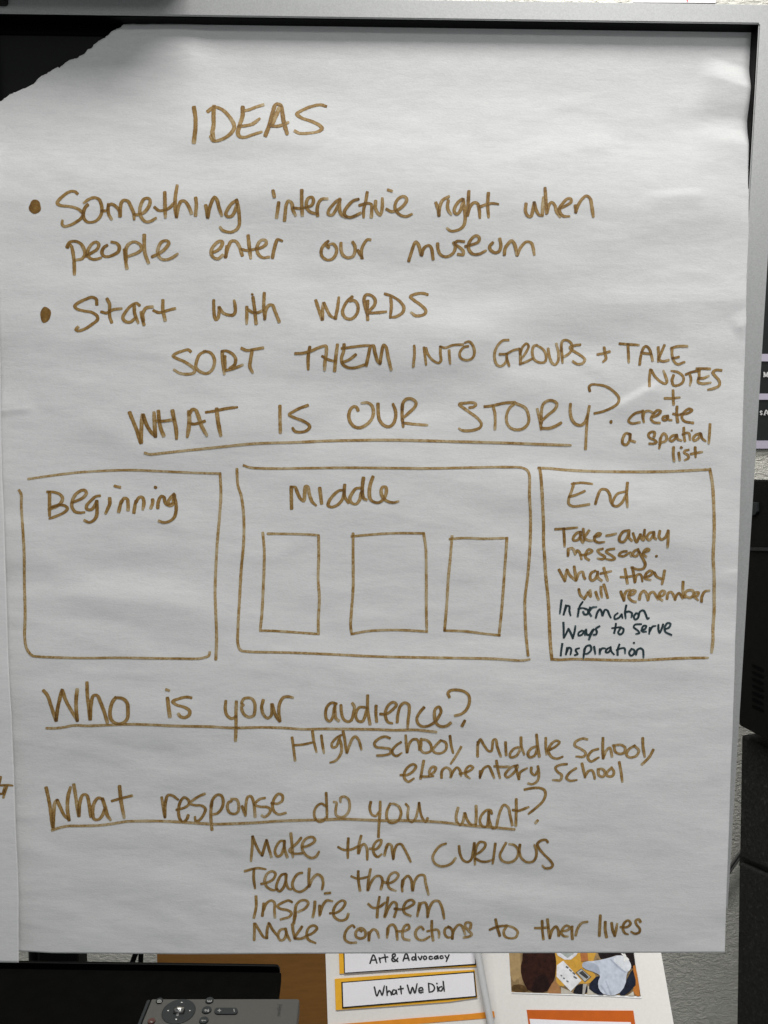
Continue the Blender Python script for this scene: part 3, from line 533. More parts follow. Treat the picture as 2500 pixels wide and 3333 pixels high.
 ('H3', '225 270 180 260 140 290 120 350 130 420 160 440 190 400 205 310 / 212 272 212 350 220 410 248 435 / 270 287 275 360 295 420 335 445 370 430 390 370 400 300 382 268 / 500 305 450 305 420 350 415 400 440 440 480 440 505 390 520 320 / 530 192 530 320 552 468 / 612 292 610 360 617 442 / 653 370 710 370 770 330 810 280 785 255 740 275 705 340 705 400 730 450 768 460 / 818 448 825 370 850 290 890 260 930 280 935 340 925 420 920 496 / 1078 307 1040 350 1010 410 1020 460 1060 490 1120 485 1180 450 1220 400 1245 340 1225 300 1190 320 1180 390 1200 460 1240 490 1300 485 1338 457 / 1325 203 1312 165 1340 140 1400 135 1470 150 1515 190 1520 260 1490 330 1440 370 1382 385 / 1475 437 1450 484'),
 ('N', '152 2370 180 2370 207 2367 240 2361 287 2362 354 2359.6 420 2357 487 2358.6 554 2362 620 2363.5 687 2365 754 2368.6 854 2367 920 2368.6 987 2373 1054 2372 1171 2373 1220 2373.6 1287 2376 1354 2375 1387 2378.6 1420 2382')]),
('lines reading High School, Middle School, elementary school', [
 ('I1', '93 92 105 180 115 260 122 312 / 120 165 200 158 285 140 / 292 27 300 100 315 170 330 228 / 378 72 388 150 403 237 / 570 67 530 90 480 150 485 185 520 180 545 130 555 92 / 550 92 570 150 575 220 550 280 510 320 467 333 / 590 32 605 100 615 180 625 233 / 628 235 650 170 685 95 710 80 740 110 768 203 / 1045 95 1000 80 940 100 895 145 910 180 980 190 1050 205 1050 240 1000 260 922 265 / 1153 137 1110 165 1070 215 1075 250 1110 270 1158 242 / 1200 72 1205 150 1213 233 / 1215 230 1235 150 1270 110 1310 110 1330 150 1335 208 / 1350 105 1350 160 1345 200 1370 235 1420 235 1450 210 1440 150 1400 115 1348 110 / 1540 120 1500 160 1465 210 1490 240 1550 240 1595 200 1590 140 1545 117 / 1150 455 1210 455 1270 420 1300 370 1275 350 1220 380 1185 440 1190 490 1225 520 1278 490 / 1375 318 1360 400 1345 487 / 1345 470 1400 470 1468 465 / 1430 460 1480 420 1495 385 1460 375 1430 420 1435 460'),
 ('I2', '100 57 108 120 122 178 / 180 137 150 190 107 256 / 302 102 300 150 300 203 / 305 110 320 80 345 120 380 165 400 165 415 85 430 80 445 140 468 203 / 503 102 505 150 508 193 / 610 135 570 145 535 185 540 210 580 200 612 150 / 615 67 618 130 638 188 / 730 130 690 145 665 185 680 210 715 195 732 150 / 728 47 735 120 748 203 / 795 72 795 130 800 188 / 815 160 870 130 895 100 870 90 830 120 815 170 840 210 880 220 916 206 / 1096 80 1060 75 1010 100 1005 125 1050 150 1085 180 1070 205 1017 205 / 1175 150 1130 165 1100 210 1120 240 1178 212 / 1210 72 1208 140 1210 217 / 1212 215 1235 160 1260 140 1270 170 1275 203 / 1290 130 1300 170 1330 185 1365 175 1370 140 1340 120 1282 125 / 1440 125 1400 150 1380 190 1400 210 1450 200 1470 160 1442 130 / 1498 72 1500 130 1512 203 / 1575 157 1545 210 1492 263 / 38 358 42 310 70 285 100 300 108 338 / 105 353 125 310 150 285 170 300 180 343 / 170 330 230 315 268 285 245 272 215 300 215 340 243 362 / 320 312 318 358 / 318 350 345 290 380 275 400 310 420 358 / 437 237 448 300 462 358 / 422 275 480 280 528 278 / 590 268 550 280 500 335 515 355 560 325 592 280 / 575 275 590 330 600 368 / 600 365 610 320 658 290 / 690 287 690 320 715 340 740 300 / 738 277 745 330 735 380 700 405 667 400 / 948 260 900 265 865 285 880 315 910 340 900 375 847 375 / 1015 290 970 320 945 360 970 380 1018 375 / 1058 257 1070 310 1080 353 / 1080 345 1105 310 1130 305 1145 335 1150 363 / 1175 300 1180 340 1210 350 1225 320 1205 295 1172 295 / 1270 290 1240 320 1240 345 1275 348 1290 320 1272 285 / 1328 247 1340 310 1350 386')]),
('line reading What response do you want? with its underline', [
 ('J1', '92 43 110 120 130 230 155 426 / 160 420 165 300 180 180 195 162 / 200 165 230 230 270 310 315 352 / 315 353 300 250 305 130 328 40 / 362 13 380 120 395 220 410 312 / 412 310 420 190 450 110 485 110 510 190 525 318 / 640 150 600 140 560 190 545 280 560 345 600 350 640 310 660 250 / 642 150 665 220 690 310 718 350 / 808 28 820 150 835 240 852 327 / 733 170 820 145 928 118'),
 ('J2', '80 137 95 230 110 327 / 112 325 115 200 140 115 180 115 238 155 / 225 255 300 235 345 200 340 160 300 135 265 170 245 250 255 340 285 375 325 345 338 310 / 498 100 440 125 380 165 350 190 400 210 470 215 505 245 490 300 440 360 410 360 405 328 / 570 192 560 260 560 340 570 447 / 560 220 580 150 620 110 660 115 680 170 665 240 620 290 572 300 / 760 170 730 185 720 230 740 280 790 295 825 270 830 200 810 155 758 150 / 865 222 895 308 / 895 300 900 210 920 130 950 125 975 180 985 250 990 322 / 1085 140 1040 150 1000 180 985 205 1040 225 1110 230 1140 255 1120 300 1080 325 1057 312 / 1150 190 1210 195 1255 165 1255 115 1220 100 1180 140 1160 210 1175 270 1220 300 1288 286'),
 ('J3', '235 215 200 195 160 215 130 270 135 330 170 370 215 365 242 330 / 245 92 250 200 255 328 / 320 178 345 185 340 240 340 300 370 325 420 320 460 280 475 210 460 150 420 125 385 140 385 175 / 680 180 670 240 690 300 730 315 755 280 / 772 177 770 280 760 400 755 517 / 870 195 840 260 835 330 860 375 905 380 955 350 975 280 950 220 900 195 872 200 / 1022 200 1045 230 1040 290 1045 350 1080 375 1115 340 1140 250 1150 192 / 1150 190 1160 260 1180 330 1215 375 1233 338'),
 ('J4', '362 237 345 310 350 370 385 405 410 370 425 290 / 430 290 450 350 490 400 530 400 / 535 400 540 310 538 218 / 690 290 680 260 640 260 590 310 575 370 600 415 640 420 655 370 660 290 / 660 280 665 350 690 428 / 700 435 730 430 750 350 780 250 810 207 850 230 870 310 890 402 / 930 153 930 250 925 407 / 897 258 950 265 1048 230 / 1012 58 1080 45 1150 42 1200 60 1215 100 1190 170 1130 230 1052 293 / 1138 360 1118 384'),
 ('N', '170 2702 183 2697 217 2688.6 270 2687.6 320 2686 364 2681 410 2673.6 454 2672 521 2672 587 2675 671 2680.5 700 2682 767 2680 834 2677 901 2672 967 2669.6 1063 2667 1114 2665 1180 2667.5 1247 2670 1314 2670 1381 2672 1437 2675.5 1487 2681 1537 2687 1604 2692 1674 2698.6')]),
('line reading Make them CURIOUS', [
 ('K1', '128 68 125 150 112 302 / 130 72 160 150 190 210 215 248 / 220 250 240 180 260 102 / 265 105 285 180 310 263 / 440 110 400 110 360 160 345 220 370 260 405 245 430 180 442 120 / 435 110 440 190 465 266 / 500 37 510 130 520 263 / 600 80 560 130 490 195 490 208 530 232 608 230 / 612 170 680 150 735 105 720 75 670 75 620 120 610 180 640 240 700 275 745 260 773 217 / 1060 87 1055 180 1055 273 / 962 170 1010 195 1080 195 1150 165 / 1185 62 1165 140 1158 228 / 1162 225 1185 160 1215 140 1240 180 1245 288 / 1272 185 1330 190 1375 140 1380 100 1340 110 1305 160 1310 230 1345 265 1383 240'),
 ('K2', '545 145 525 200 515 248 / 530 170 550 140 580 150 590 210 600 283 / 600 280 610 210 640 145 675 140 710 190 768 308'),
 ('K3', '393 135 340 155 290 210 265 270 285 325 340 355 400 350 450 325 488 277 / 522 162 530 230 560 295 605 315 640 290 660 210 670 132 / 672 132 675 220 677 337 / 680 230 695 160 725 120 775 130 775 165 730 215 690 240 / 690 285 740 310 800 310 838 295 / 875 137 865 220 850 328 / 978 130 945 190 920 250 940 300 1000 320 1060 300 1095 250 1095 190 1060 150 1012 140 / 1115 147 1110 210 1130 275 1180 315 1240 310 1270 270 1275 200 1257 152 / 1385 120 1370 100 1320 105 1285 140 1300 180 1350 240 1410 300 1435 345 1415 370 1360 375 1337 352')]),
('line reading Teach them', [
 ('K1', '52 405 120 385 180 375 253 385 / 140 392 138 470 150 568 / 212 528 270 515 330 480 350 430 320 405 270 430 245 500 270 560 330 590 358 582 / 450 430 410 440 370 510 360 570 390 600 430 560 450 500 457 440 / 450 440 455 520 480 575 503 580 / 610 420 570 430 530 480 515 540 540 590 590 605 640 580 680 540 / 680 382 675 460 675 550 / 680 550 710 480 760 435 800 460 815 520 805 578 / 832 620 883 615'),
 ('K2', '258 407 260 490 275 593 / 192 455 240 475 290 475 350 460 / 378 387 360 480 350 588 / 355 585 385 510 430 455 475 455 495 500 480 578 / 500 510 560 520 620 490 650 440 620 415 570 440 545 510 565 570 623 595 / 690 495 685 550 688 598 / 690 540 705 480 745 450 775 490 785 588 / 790 590 805 510 850 445 900 445 915 520 943 628')]),
('line reading Inspire them', [
 ('K1', '160 652 162 750 140 857 / 235 722 230 780 222 838 / 235 780 260 720 310 690 340 710 340 780 345 852 / 510 705 480 690 420 710 370 745 400 770 470 785 505 810 490 845 402 874 / 545 770 545 840 522 917 / 530 910 540 800 555 730 600 690 650 690 670 715 640 765 572 800 / 735 702 730 770 715 848 / 780 742 780 833 / 785 820 810 740 850 690 903 695 / 882 815 940 810 1000 770 1030 710 1005 690 950 720 915 790 925 850 980 885 1040 870 1060 822'),
 ('K2', '465 657 450 750 442 853 / 357 725 400 760 460 755 520 710 / 548 662 535 750 515 848 / 522 840 555 760 600 705 630 720 630 780 610 848 / 612 770 690 775 760 750 805 710 780 685 730 700 700 760 710 810 768 839 / 855 717 845 780 835 838 / 850 780 870 720 910 710 930 760 932 848 / 935 845 950 770 990 700 1040 695 1075 760 1095 862')]),
('line reading Make connections to their lives', [
 ('K1', '145 917 145 1000 142 1073 / 155 920 185 970 240 1050 265 1055 / 265 1055 270 970 285 912 / 290 915 320 970 370 1035 / 450 965 400 975 375 1030 395 1075 430 1070 455 1020 452 970 / 450 970 465 1030 493 1078 / 515 923 525 1000 540 1058 / 608 945 570 1000 535 1050 / 540 1060 600 1060 638 1046 / 647 1035 710 1010 755 960 730 935 680 950 655 1010 670 1070 738 1104'),
 ('K2', '220 950 205 932 165 955 130 1010 130 1070 170 1100 238 1100 / 290 990 260 975 235 1000 240 1045 285 1060 325 1040 325 990 290 960 252 968 / 360 1002 362 1078 / 362 1070 375 1000 410 970 440 990 460 1048 / 545 962 540 1048 / 545 1010 560 940 595 925 625 960 640 1068 / 640 990 710 985 755 960 745 925 710 940 690 1000 700 1060 758 1075 / 893 970 870 945 830 970 815 1020 840 1065 890 1075 953 1042 / 975 892 975 980 988 1078 / 932 990 980 980 1030 975 1045 1000 1045 1048 / 1150 950 1110 960 1100 1010 1130 1050 1170 1045 / 1135 945 1165 965 1180 1010 / 1175 1060 1178 1000 / 1172 1050 1190 980 1240 925 1270 940 1300 1018 / 1350 960 1355 912 1310 905 1300 940 1340 990 1365 1020 1340 1040 1287 1050'),
 ('L', '160 187 175 260 200 342 / 102 285 180 255 270 245 / 270 250 240 300 250 350 300 370 355 360 375 310 340 270 267 245 / 613 202 615 290 625 377 / 543 270 600 270 660 265 / 665 187 675 280 685 367 / 688 365 710 290 750 255 770 290 775 343 / 802 300 860 290 885 265 850 245 810 280 800 320 830 350 863 350 / 905 257 903 310 908 373 / 940 337 960 270 1000 220 1053 208 / 1180 148 1175 240 1170 342 / 1228 212 1228 290 1240 358 / 1290 222 1300 290 1320 343 / 1320 345 1335 280 1343 232 / 1377 260 1440 260 1475 225 1450 195 1410 225 1400 280 1420 320 1448 330 / 1570 208 1555 185 1525 195 1530 230 1565 280 1560 310 1520 325 1482 307')]),
]
for lab, pieces in TEXT:
    box_ = 'drawn' in lab
    writing('drawn_box' if box_ else 'handwritten_word', pieces, pmain, INK, sh, lab, split=not box_)
DARK = [('dark teal line reading Information', '262 357 255 410 247 472 / 300 402 290 440 280 482 / 290 450 310 405 330 410 330 450 340 488 / 445 372 420 410 402 498 / 407 432 440 424 465 428 / 465 430 490 440 490 475 460 480 450 457 / 510 420 500 460 520 493 / 505 450 530 420 565 415 / 560 508 575 460 595 435 610 455 615 488 / 620 490 640 440 660 445 680 490 690 508 / 750 470 725 490 725 520 760 510 785 480 / 785 480 792 510 / 825 402 815 460 820 513 / 812 462 850 455 875 470 870 503 / 910 470 890 500 905 525 930 505 930 475 912 470 / 930 505 945 455 975 445 995 480 1010 518 1022 512'),
        ('dark teal line reading Ways to serve', '278 552 280 610 280 683 / 285 680 315 620 322 605 / 325 610 345 650 360 688 / 360 685 375 630 382 582 / 440 620 410 640 410 665 440 655 455 625 / 455 625 468 658 / 475 612 480 650 500 660 530 615 / 542 610 520 650 500 697 / 592 583 560 605 570 632 560 655 540 657 / 735 562 730 600 720 643 / 702 600 740 595 778 590 / 775 600 755 640 770 655 795 640 800 605 778 595 / 955 565 900 570 890 590 925 620 940 642 910 650 / 955 620 990 605 1000 580 975 580 960 610 965 630 998 630 / 1030 597 1025 648 / 1030 625 1055 585 1080 580 / 1105 572 1105 610 1115 640 1135 600 1145 567 / 1160 610 1200 590 1210 560 1185 555 1160 590 1165 630 1218 659'),
        ('dark teal line reading Inspiration', '268 737 260 790 255 838 / 310 772 305 800 300 828 / 305 810 325 770 345 780 340 828 / 415 775 385 785 390 805 402 825 377 835 / 460 782 455 830 452 863 / 455 830 475 760 510 750 520 785 490 820 462 825 / 545 762 550 790 555 823 / 595 782 595 823 / 597 800 615 775 640 775 / 690 765 655 785 645 810 670 810 690 780 / 690 770 697 805 718 828 / 765 742 750 790 750 833 / 742 790 780 775 810 775 815 818 / 870 780 850 815 865 840 890 825 895 790 872 780 / b 892 728 11 9 / 910 828 920 790 950 775 970 790 975 853')]
for lab, t in DARK: writing('handwritten_word', [('FD', t)], pmain, TEAL, sh, lab)

# ------------------------------------------------------------------ wall behind
YW = 0.78
box('wall', (-2.2, YW, -0.6), (2.4, YW + 0.15, 2.9), WALL)
tag(bpy.data.objects['wall'], 'cream painted rough block wall behind the display', 'wall', None, 'structure')

# ------------------------------------------------------------------ display stand: column, cables, shelf
def face(poly, Y): return [tuple(p) for p in atY([p[0] for p in poly], [p[1] for p in poly], Y)]
ST = empty('display_stand', (xc(195, 3120, 0.25), 0.25, 0.2), 'black steel stand with a column and a wide shelf below the display', 'stand')
prism('column', [(xc(119, 3118, .24), .24, .2), (xc(252, 3118, .24), .24, .2), (xc(252, 3118, .24), .24, 1.5), (xc(119, 3118, .24), .24, 1.5)], (0, .034, 0), BLACKGLOSS, ST, 0.004, 2)
tube('side_rail', [(xc(120, 3140, .30), .30, .4), (xc(113, 3110, .30), .30, .75), (xc(96, 3060, .30), .30, 1.0)], 0.008, BLACKGLOSS, ST)
ZS = 0.730
b0 = atZ([916, 906], [3164, 3250], ZS); dv = (b0[1] - b0[0]); dv /= abs(dv[1])
br = b0[0]; front = br + dv * 0.32
prism('shelf', [(-1.0, br[1], ZS), tuple(br), tuple(front), (-1.0, front[1], ZS)], (0, 0, -0.012), BLACKSTEEL, ST, 0.0015, 2)
yl = br[1] + 0.0003
zl = float(atY([700], [3142], yl)[0, 2]); xl = xc(911, 3150, yl)
rl = 0.006; lip = [(-1.0, yl, ZS - 0.011), (xl, yl, ZS - 0.011)]
for k in range(7):
    a = k / 6 * math.pi / 2; lip.append((xl - rl + rl * math.cos(a), yl, zl - rl + rl * math.sin(a)))
lip.append((-1.0, yl, zl))
prism('back_lip', lip, (0, 0.004, 0), BLACKGLOSS, ST, 0.0008, 2)
# two cables hanging behind the stand
for (xa, xb, w, lab) in ((441, 428, .0035, 'black cable slanting down behind the paper, left of a straight one'), (459, 458, .0035, 'straight black cable hanging behind the paper beside the cardboard')):
    o = tube('cable', [tuple(atY([xa + (xa - xb) * 1.5], [3045], .33)[0]), tuple(atY([xa], [3105], .33)[0]), tuple(atY([xb], [3140], .33)[0]), tuple(atY([xb - (xa - xb) * 1.6], [3200], .33)[0])], w, BLACKGLOSS)
    tag(o, lab, 'cable', 'black cables behind the display')

# ------------------------------------------------------------------ display board with posters, cards and photo
UPV = np.array([-0.06, 0.5, 0.85]); UPV /= np.linalg.norm(UPV)
F0 = atY([1612], [3220], 0.31)[0]
def pl(psi):
    h = np.array([math.cos(psi), math.sin(psi), 0]); n = np.cross(h, UPV); n /= np.linalg.norm(n)
    if n[1] > 0: n = -n
    return n
NA, NB = pl(math.radians(7.4)), pl(math.radians(-1.5))
def on(poly, n, lift=0.0):
    return [tuple(p) for p in atP([p[0] for p in poly], [p[1] for p in poly], F0 + n * lift, n)]
BD = empty('display_board', tuple(F0 - UPV * 0.25), 'brown cardboard folding board with white posters and cards leaning behind the display', 'display board')
prism('cardboard_panel', on([(508, 2760), (1611, 2760), (1620, 3500), (515, 3500)], NA), tuple(-NA * 0.004), CARD, BD)
prism('cardboard_panel', on([(1580, 2760), (2090, 2760), (2152, 3102), (2193, 3333), (2225, 3500), (1632, 3500)], NB, -0.0002), tuple(-NB * 0.004), CARD, BD)
prism('poster', on([(1048, 2760), (1574, 2760), (1605, 3100), (1620, 3333), (1630, 3480), (1072, 3480)], NA, .0012), tuple(-NA * 0.0007), POSTER, BD)
prism('poster', on([(1577, 2760), (2090, 2760), (2152, 3102), (2193, 3333), (2222, 3480), (1629, 3480), (1604, 3100)], NB, .0014), tuple(-NB * 0.0007), POSTER, BD)
def P5(t): return [(1040 + a / 2.6758, 3080 + b / 2.6758) for a, b in t]
def P4(t): return [(1560 + a / 2.592, 3080 + b / 2.592) for a, b in t]
def card(back, border, face_, n, mat, label, texts=None, lift=.0022):
    o = prism('name_card', on(P5(back), n, lift), tuple(-n * .0007), mat, BD); o['label'] = label
    prism('black_border', on(P5(border), n, lift + .0007), tuple(-n * .0005), BLACKPL, o)
    prism('white_face', on(P5(face_), n, lift + .0012), tuple(-n * .0004), LABELP, o)
    if texts:
        writing('lettering', texts, lambda a, b, l: atP(a, b, F0 + n * (lift + .00135), n) + n[None, :] * l[:, None], PRINT, o, None, 1.2, 0.0001)
    return o
card([(165, -60), (1370, -120), (1366, 178), (880, 196), (175, 240)], [(205, -60), (1372, -125), (1364, 162), (215, 238)], [(216, -58), (1345, -120), (1355, 152), (222, 230)], NA, YELLOW,
     'yellow backed card reading Art & Advocacy, half hidden by the paper',
     [('P5', '440 148 470 75 500 145 / 455 120 495 118 / 520 100 530 140 / 524 115 536 102 552 100 / 568 72 578 135 / 552 97 595 92 / 682 132 640 100 635 75 655 65 660 80 630 110 640 130 665 125 682 102 / 728 125 755 60 780 120 / 740 105 775 102 / 832 92 810 95 806 115 825 118 838 92 / 836 60 842 120 / 860 90 878 116 892 86 / 905 100 915 114 932 106 928 88 912 86 905 100 / 982 90 960 88 955 105 968 113 987 106 / 1022 84 1005 90 1002 106 1018 108 1028 86 / 1028 82 1034 106 / 1074 84 1056 83 1050 98 1060 106 1078 98 / 1094 80 1108 102 / 1128 74 1104 132')])
card([(133, 284), (600, 250), (1350, 204), (1375, 448), (1130, 484), (600, 524), (142, 556)], [(190, 312), (1348, 219), (1371, 442), (198, 541)], [(202, 320), (1340, 230), (1359, 432), (208, 528)], NA, YELLOW,
     'yellow backed card reading What We Did',
     [('P5', '478 355 500 432 525 382 545 425 565 345 / 583 350 590 427 / 590 405 605 388 620 398 626 422 / 668 385 645 380 634 400 642 418 660 410 670 388 / 668 382 675 416 / 706 347 713 412 / 686 374 730 367 / 765 338 790 410 810 358 830 405 850 326 / 868 385 900 379 892 360 872 364 865 385 876 403 903 398 / 950 325 955 400 / 948 322 985 333 1002 362 988 390 955 400 / 1026 350 1031 392 / 1022 322 1024 326 / 1066 350 1042 360 1040 383 1060 388 1076 362 / 1077 306 1087 390')], .0024)
oc = prism('name_card', on(P5([(60, 690), (260, 672), (800, 628), (1300, 590), (1521, 566), (1527, 620), (1450, 628), (1000, 664), (690, 690), (640, 830), (60, 830)]), NA, .0026), tuple(-NA * .0007), ORANGE, BD)
oc['label'] = 'orange strip card at the bottom of the left poster'
prism('white_face', on(P5([(690, 696), (1000, 670), (1450, 633), (1478, 820), (690, 830)]), NA, .0028), tuple(-NA * .0004), POSTER, oc)
rd = prism('name_card', on(P4([(400, 537), (700, 539), (1300, 543), (1330, 760), (430, 760)]), NB, .0022), tuple(-NB * .0007), DEEPOR, BD)
rd['label'] = 'deep orange framed card under the photo print'
prism('white_face', on(P4([(425, 613), (900, 633), (1278, 641), (1300, 760), (445, 760)]), NB, .0027), tuple(-NB * .0004), LABELP, rd)
# grey rod lying over the fold of the board
ra = [(1530, 2900), (1555, 3100), (1577, 3225), (1598, 3333), (1622, 3450)]
o = tube('rod', [tuple(atP([x], [y], F0 + NA * .012, NA)[0]) for x, y in ra], .0047, GREYCABLE)
tag(o, 'thin grey rod lying across the white poster beside the What We Did card', 'rod')

# photo print: flat coloured shapes, one mesh
def photo():
    base = (0.32, 0.24, 0.13)
    L = [  # colour, polygon in close-up px, order is bottom to top
     ((0.82, 0.82, 0.82), [(236, -120), (1290, -120), (1304, 55), (1372, 440), (1080, 423), (272, 396)]),
     ((0.25, 0.17, 0.085), [(242, -118), (1285, -118), (1302, 55), (1364, 423), (1080, 410), (272, 388)]),
     ((0.36, 0.25, 0.12), [(242, -110), (340, -110), (350, 150), (360, 250), (290, 300), (262, 250)]),
     ((0.10, 0.055, 0.02), [(270, 330), (350, 318), (400, 345), (420, 390), (272, 386)]),
     ((0.34, 0.17, 0.07), [(560, 360), (650, 280), (700, 400), (590, 398)]),
     ((0.56, 0.31, 0.05), [(620, -110), (1000, -110), (980, 110), (900, 190), (975, 225), (985, 280), (930, 315), (850, 315), (760, 310), (690, 345), (640, 290)]),
     ((0.012, 0.012, 0.016), [(790, 385), (830, 318), (915, 318), (915, 408), (800, 402)]),
     ((0.45, 0.42, 0.36), [(690, 345), (770, 380), (800, 402), (690, 398)]),
     ((0.40, 0.38, 0.35), [(876, 318), (908, 318), (888, 409), (870, 408)]),
     ((0.50, 0.46, 0.38), [(915, 330), (1000, 405), (912, 409)]),
     ((0.66, 0.66, 0.70), [(640, -60), (860, -60), (840, 60), (750, 130), (635, 62)]),
     ((0.35, 0.38, 0.36), [(665, 40), (745, 100), (800, 60), (730, 20)]),
     ((0.70, 0.70, 0.72), [(708, 122), (655, 160), (652, 255), (772, 380), (862, 288)]),
     ((0.10, 0.10, 0.10), [(860, 186), (945, 258), (892, 305), (815, 222)]),
     ((0.42, 0.42, 0.41), [(862, 194), (936, 258), (890, 296), (824, 222)]),
     ((0.05, 0.05, 0.05), [(840, 225), (870, 205), (925, 260), (905, 275)]),
     ((0.13, 0.13, 0.13), [(735, 165), (755, 178), (748, 190), (728, 176)]), ((0.13, 0.13, 0.13), [(762, 190), (785, 208), (776, 216), (756, 200)]),
     ((0.13, 0.13, 0.13), [(790, 215), (812, 232), (804, 242), (784, 224)]), ((0.13, 0.13, 0.13), [(800, 250), (830, 268), (818, 276), (792, 258)]),
     ((0.2, 0.2, 0.2), [(690, 238), (702, 246), (694, 254), (684, 246)]), ((0.2, 0.2, 0.2), [(712, 262), (724, 270), (716, 278), (706, 270)]), ((0.2, 0.2, 0.2), [(738, 286), (756, 296), (748, 304), (732, 294)]),
     ((0.028, 0.009, 0.006), [(360, -100), (600, -100), (640, 60), (652, 150), (640, 270), (600, 330), (570, 390), (420, 386), (370, 300), (345, 190), (370, 90)]),
     ((0.016, 0.006, 0.005), [(470, 260), (560, 230), (600, 330), (570, 390), (430, 386)]),
     ((0.40, 0.15, 0.05), [(850, 20), (910, 40), (920, 120), (860, 130)]),
     ((0.012, 0.008, 0.008), [(960, -110), (1290, -110), (1303, 55), (1318, 150), (1290, 200), (1180, 60), (1060, 110), (1010, 100)]),
     ((0.012, 0.016, 0.03), [(905, 340), (1010, 230), (1100, 300), (1060, 412), (990, 408)]),
     ((0.012, 0.016, 0.03), [(1170, 412), (1240, 290), (1290, 190), (1325, 215), (1340, 300), (1240, 416)]),
     ((0.45, 0.16, 0.03), [(1290, 170), (1320, 155), (1364, 423), (1320, 418), (1290, 360), (1330, 320)]),
     ((0.55, 0.52, 0.44), [(1250, 415), (1300, 380), (1306, 418)]),
     ((0.50, 0.54, 0.62), [(1180, 70), (1250, 95), (1285, 160), (1275, 200), (1245, 222), (1235, 330), (1170, 412), (1060, 412), (1010, 370), (1000, 300), (1025, 250), (990, 225), (870, 185), (868, 140), (900, 128), (985, 122), (1090, 100)]),
     ((0.36, 0.40, 0.48), [(868, 140), (900, 130), (1000, 150), (1030, 245), (985, 222), (870, 185)]),
     ((0.62, 0.64, 0.68), [(1180, 70), (1250, 95), (1285, 160), (1275, 200), (1245, 220), (1180, 170), (1120, 110)]),
     ((0.36, 0.40, 0.48), [(1100, 110), (1112, 108), (1200, 190), (1242, 218), (1230, 224), (1180, 195)]),
     ((0.40, 0.44, 0.52), [(1020, 330), (1035, 328), (1085, 405), (1070, 408)]), ((0.40, 0.44, 0.52), [(1060, 290), (1072, 290), (1120, 405), (1105, 408)]),
     ((0.72, 0.72, 0.70), [(1195, 60), (1215, 60), (1265, 110), (1255, 128)]), ((0.72, 0.72, 0.70), [(1225, 55), (1240, 80), (1232, 130), (1220, 125)]),
    ]
    V, F, MI, mats = [], [], [], []
    for k, (c, poly) in enumerate(L):
        if k > 2 and len(poly) > 4 and k not in (9, 12):
            q = np.array(poly, float)
            for _ in range(1):
                nx = np.roll(q, -1, 0); q = np.stack([q * .75 + nx * .25, q * .25 + nx * .75], 1).reshape(-1, 2)
            poly = [tuple(p) for p in q]
        pts = on(P4(poly), NB, .0020 + k * .00003); n = len(V); V += pts; F.append(tuple(range(n, n + len(pts)))); MI.append(k)
        m = plain('photo_colour', c, 0.5, 0, 0.12, 0.06 if k == 0 else (0.14 if max(c) > 0.3 else 0.42), 170); mats.append(m)
    me = bpy.data.meshes.new('photo_print'); me.from_pydata(V, [], F)
    for m in mats: me.materials.append(m)
    for p, i in zip(me.polygons, MI): p.material_index = i
    bm = bmesh.new(); bm.from_mesh(me); bmesh.ops.triangulate(bm, faces=bm.faces, ngon_method='EAR_CLIP'); bm.to_mesh(me); bm.free()
    o = link('photo_print', me, None, BD); o['label'] = 'colour photo print of people bent over papers at a yellow table'
photo()

# ------------------------------------------------------------------ remote control on the shelf
ZR = ZS + 0.0185
def Rp(t, z=ZR): return [tuple(p) for p in atZ([440 + a / 2.9625 for a, b in t], [3200 + b / 2.9625 for a, b in t], z)]
RM = empty('remote_control', tuple(Vector(Rp([(800, 300)])[0]) - Vector((0, 0, 0.0175))), 'grey remote control with round buttons lying on the black shelf under the paper', 'remote control')
body = [(160, 150), (1570, 148), (1586, 162), (1540, 560), (1520, 640), (0, 640), (18, 560), (70, 370)]
prism('body', Rp(body), (0, 0, -0.0165), REMOTE, RM, 0.0016, 3)
cap = [(112, 160), (150, 152), (62, 370), (0, 530), (-40, 640), (-75, 640), (-30, 520), (62, 290)]
prism('end_cap', Rp(cap, ZR - .0012), (0, 0, -0.0145), REMDARK, RM, 0.0014, 2)
def disc(name, cx, cy, r, h, mat, parent, z=ZR, lab=None, n=48, sink=0.0008):
    c = Vector(Rp([(cx, cy)], z)[0]); bm = bmesh.new(); pr = []
    for k in range(n):
        a = 2 * math.pi * k / n; pr.append((c.x + r * math.cos(a), c.y + r * math.sin(a)))
    lo = [bm.verts.new((x, y, z - sink)) for x, y in pr]; up = [bm.verts.new((x, y, z + h * .6)) for x, y in pr]
    tp = [bm.verts.new((c.x + (x - c.x) * .94, c.y + (y - c.y) * .94, z + h)) for x, y in pr]
    bm.faces.new(tp); bm.faces.new(lo[::-1])
    for k in range(n):
        j = (k + 1) % n; bm.faces.new((lo[k], lo[j], up[j], up[k])); bm.faces.new((up[k], up[j], tp[j], tp[k]))
    bmesh.ops.recalc_face_normals(bm, faces=bm.faces)
    me = bpy.data.meshes.new(name); bm.to_mesh(me); bm.free(); o = link(name, me, mat, parent)
    if lab: o['label'] = lab
    return o
mpp = (Vector(Rp([(1000, 280)])[0]) - Vector(Rp([(0, 280)])[0])).length / 1000.0
def mark(parent, txt, z, mat=GREYPRINT, name='printed_symbol'):
    return writing(name, [('R3', txt)], lambda a, b, l: atZ(a, b, z) + np.array([[0, 0, 1.0]]) * l[:, None], mat, parent, None, 0.8, 0.00006)
ring_ = disc('navigation_pad', 420, 276, 160 * mpp, 0.0011, REMDARK, RM)
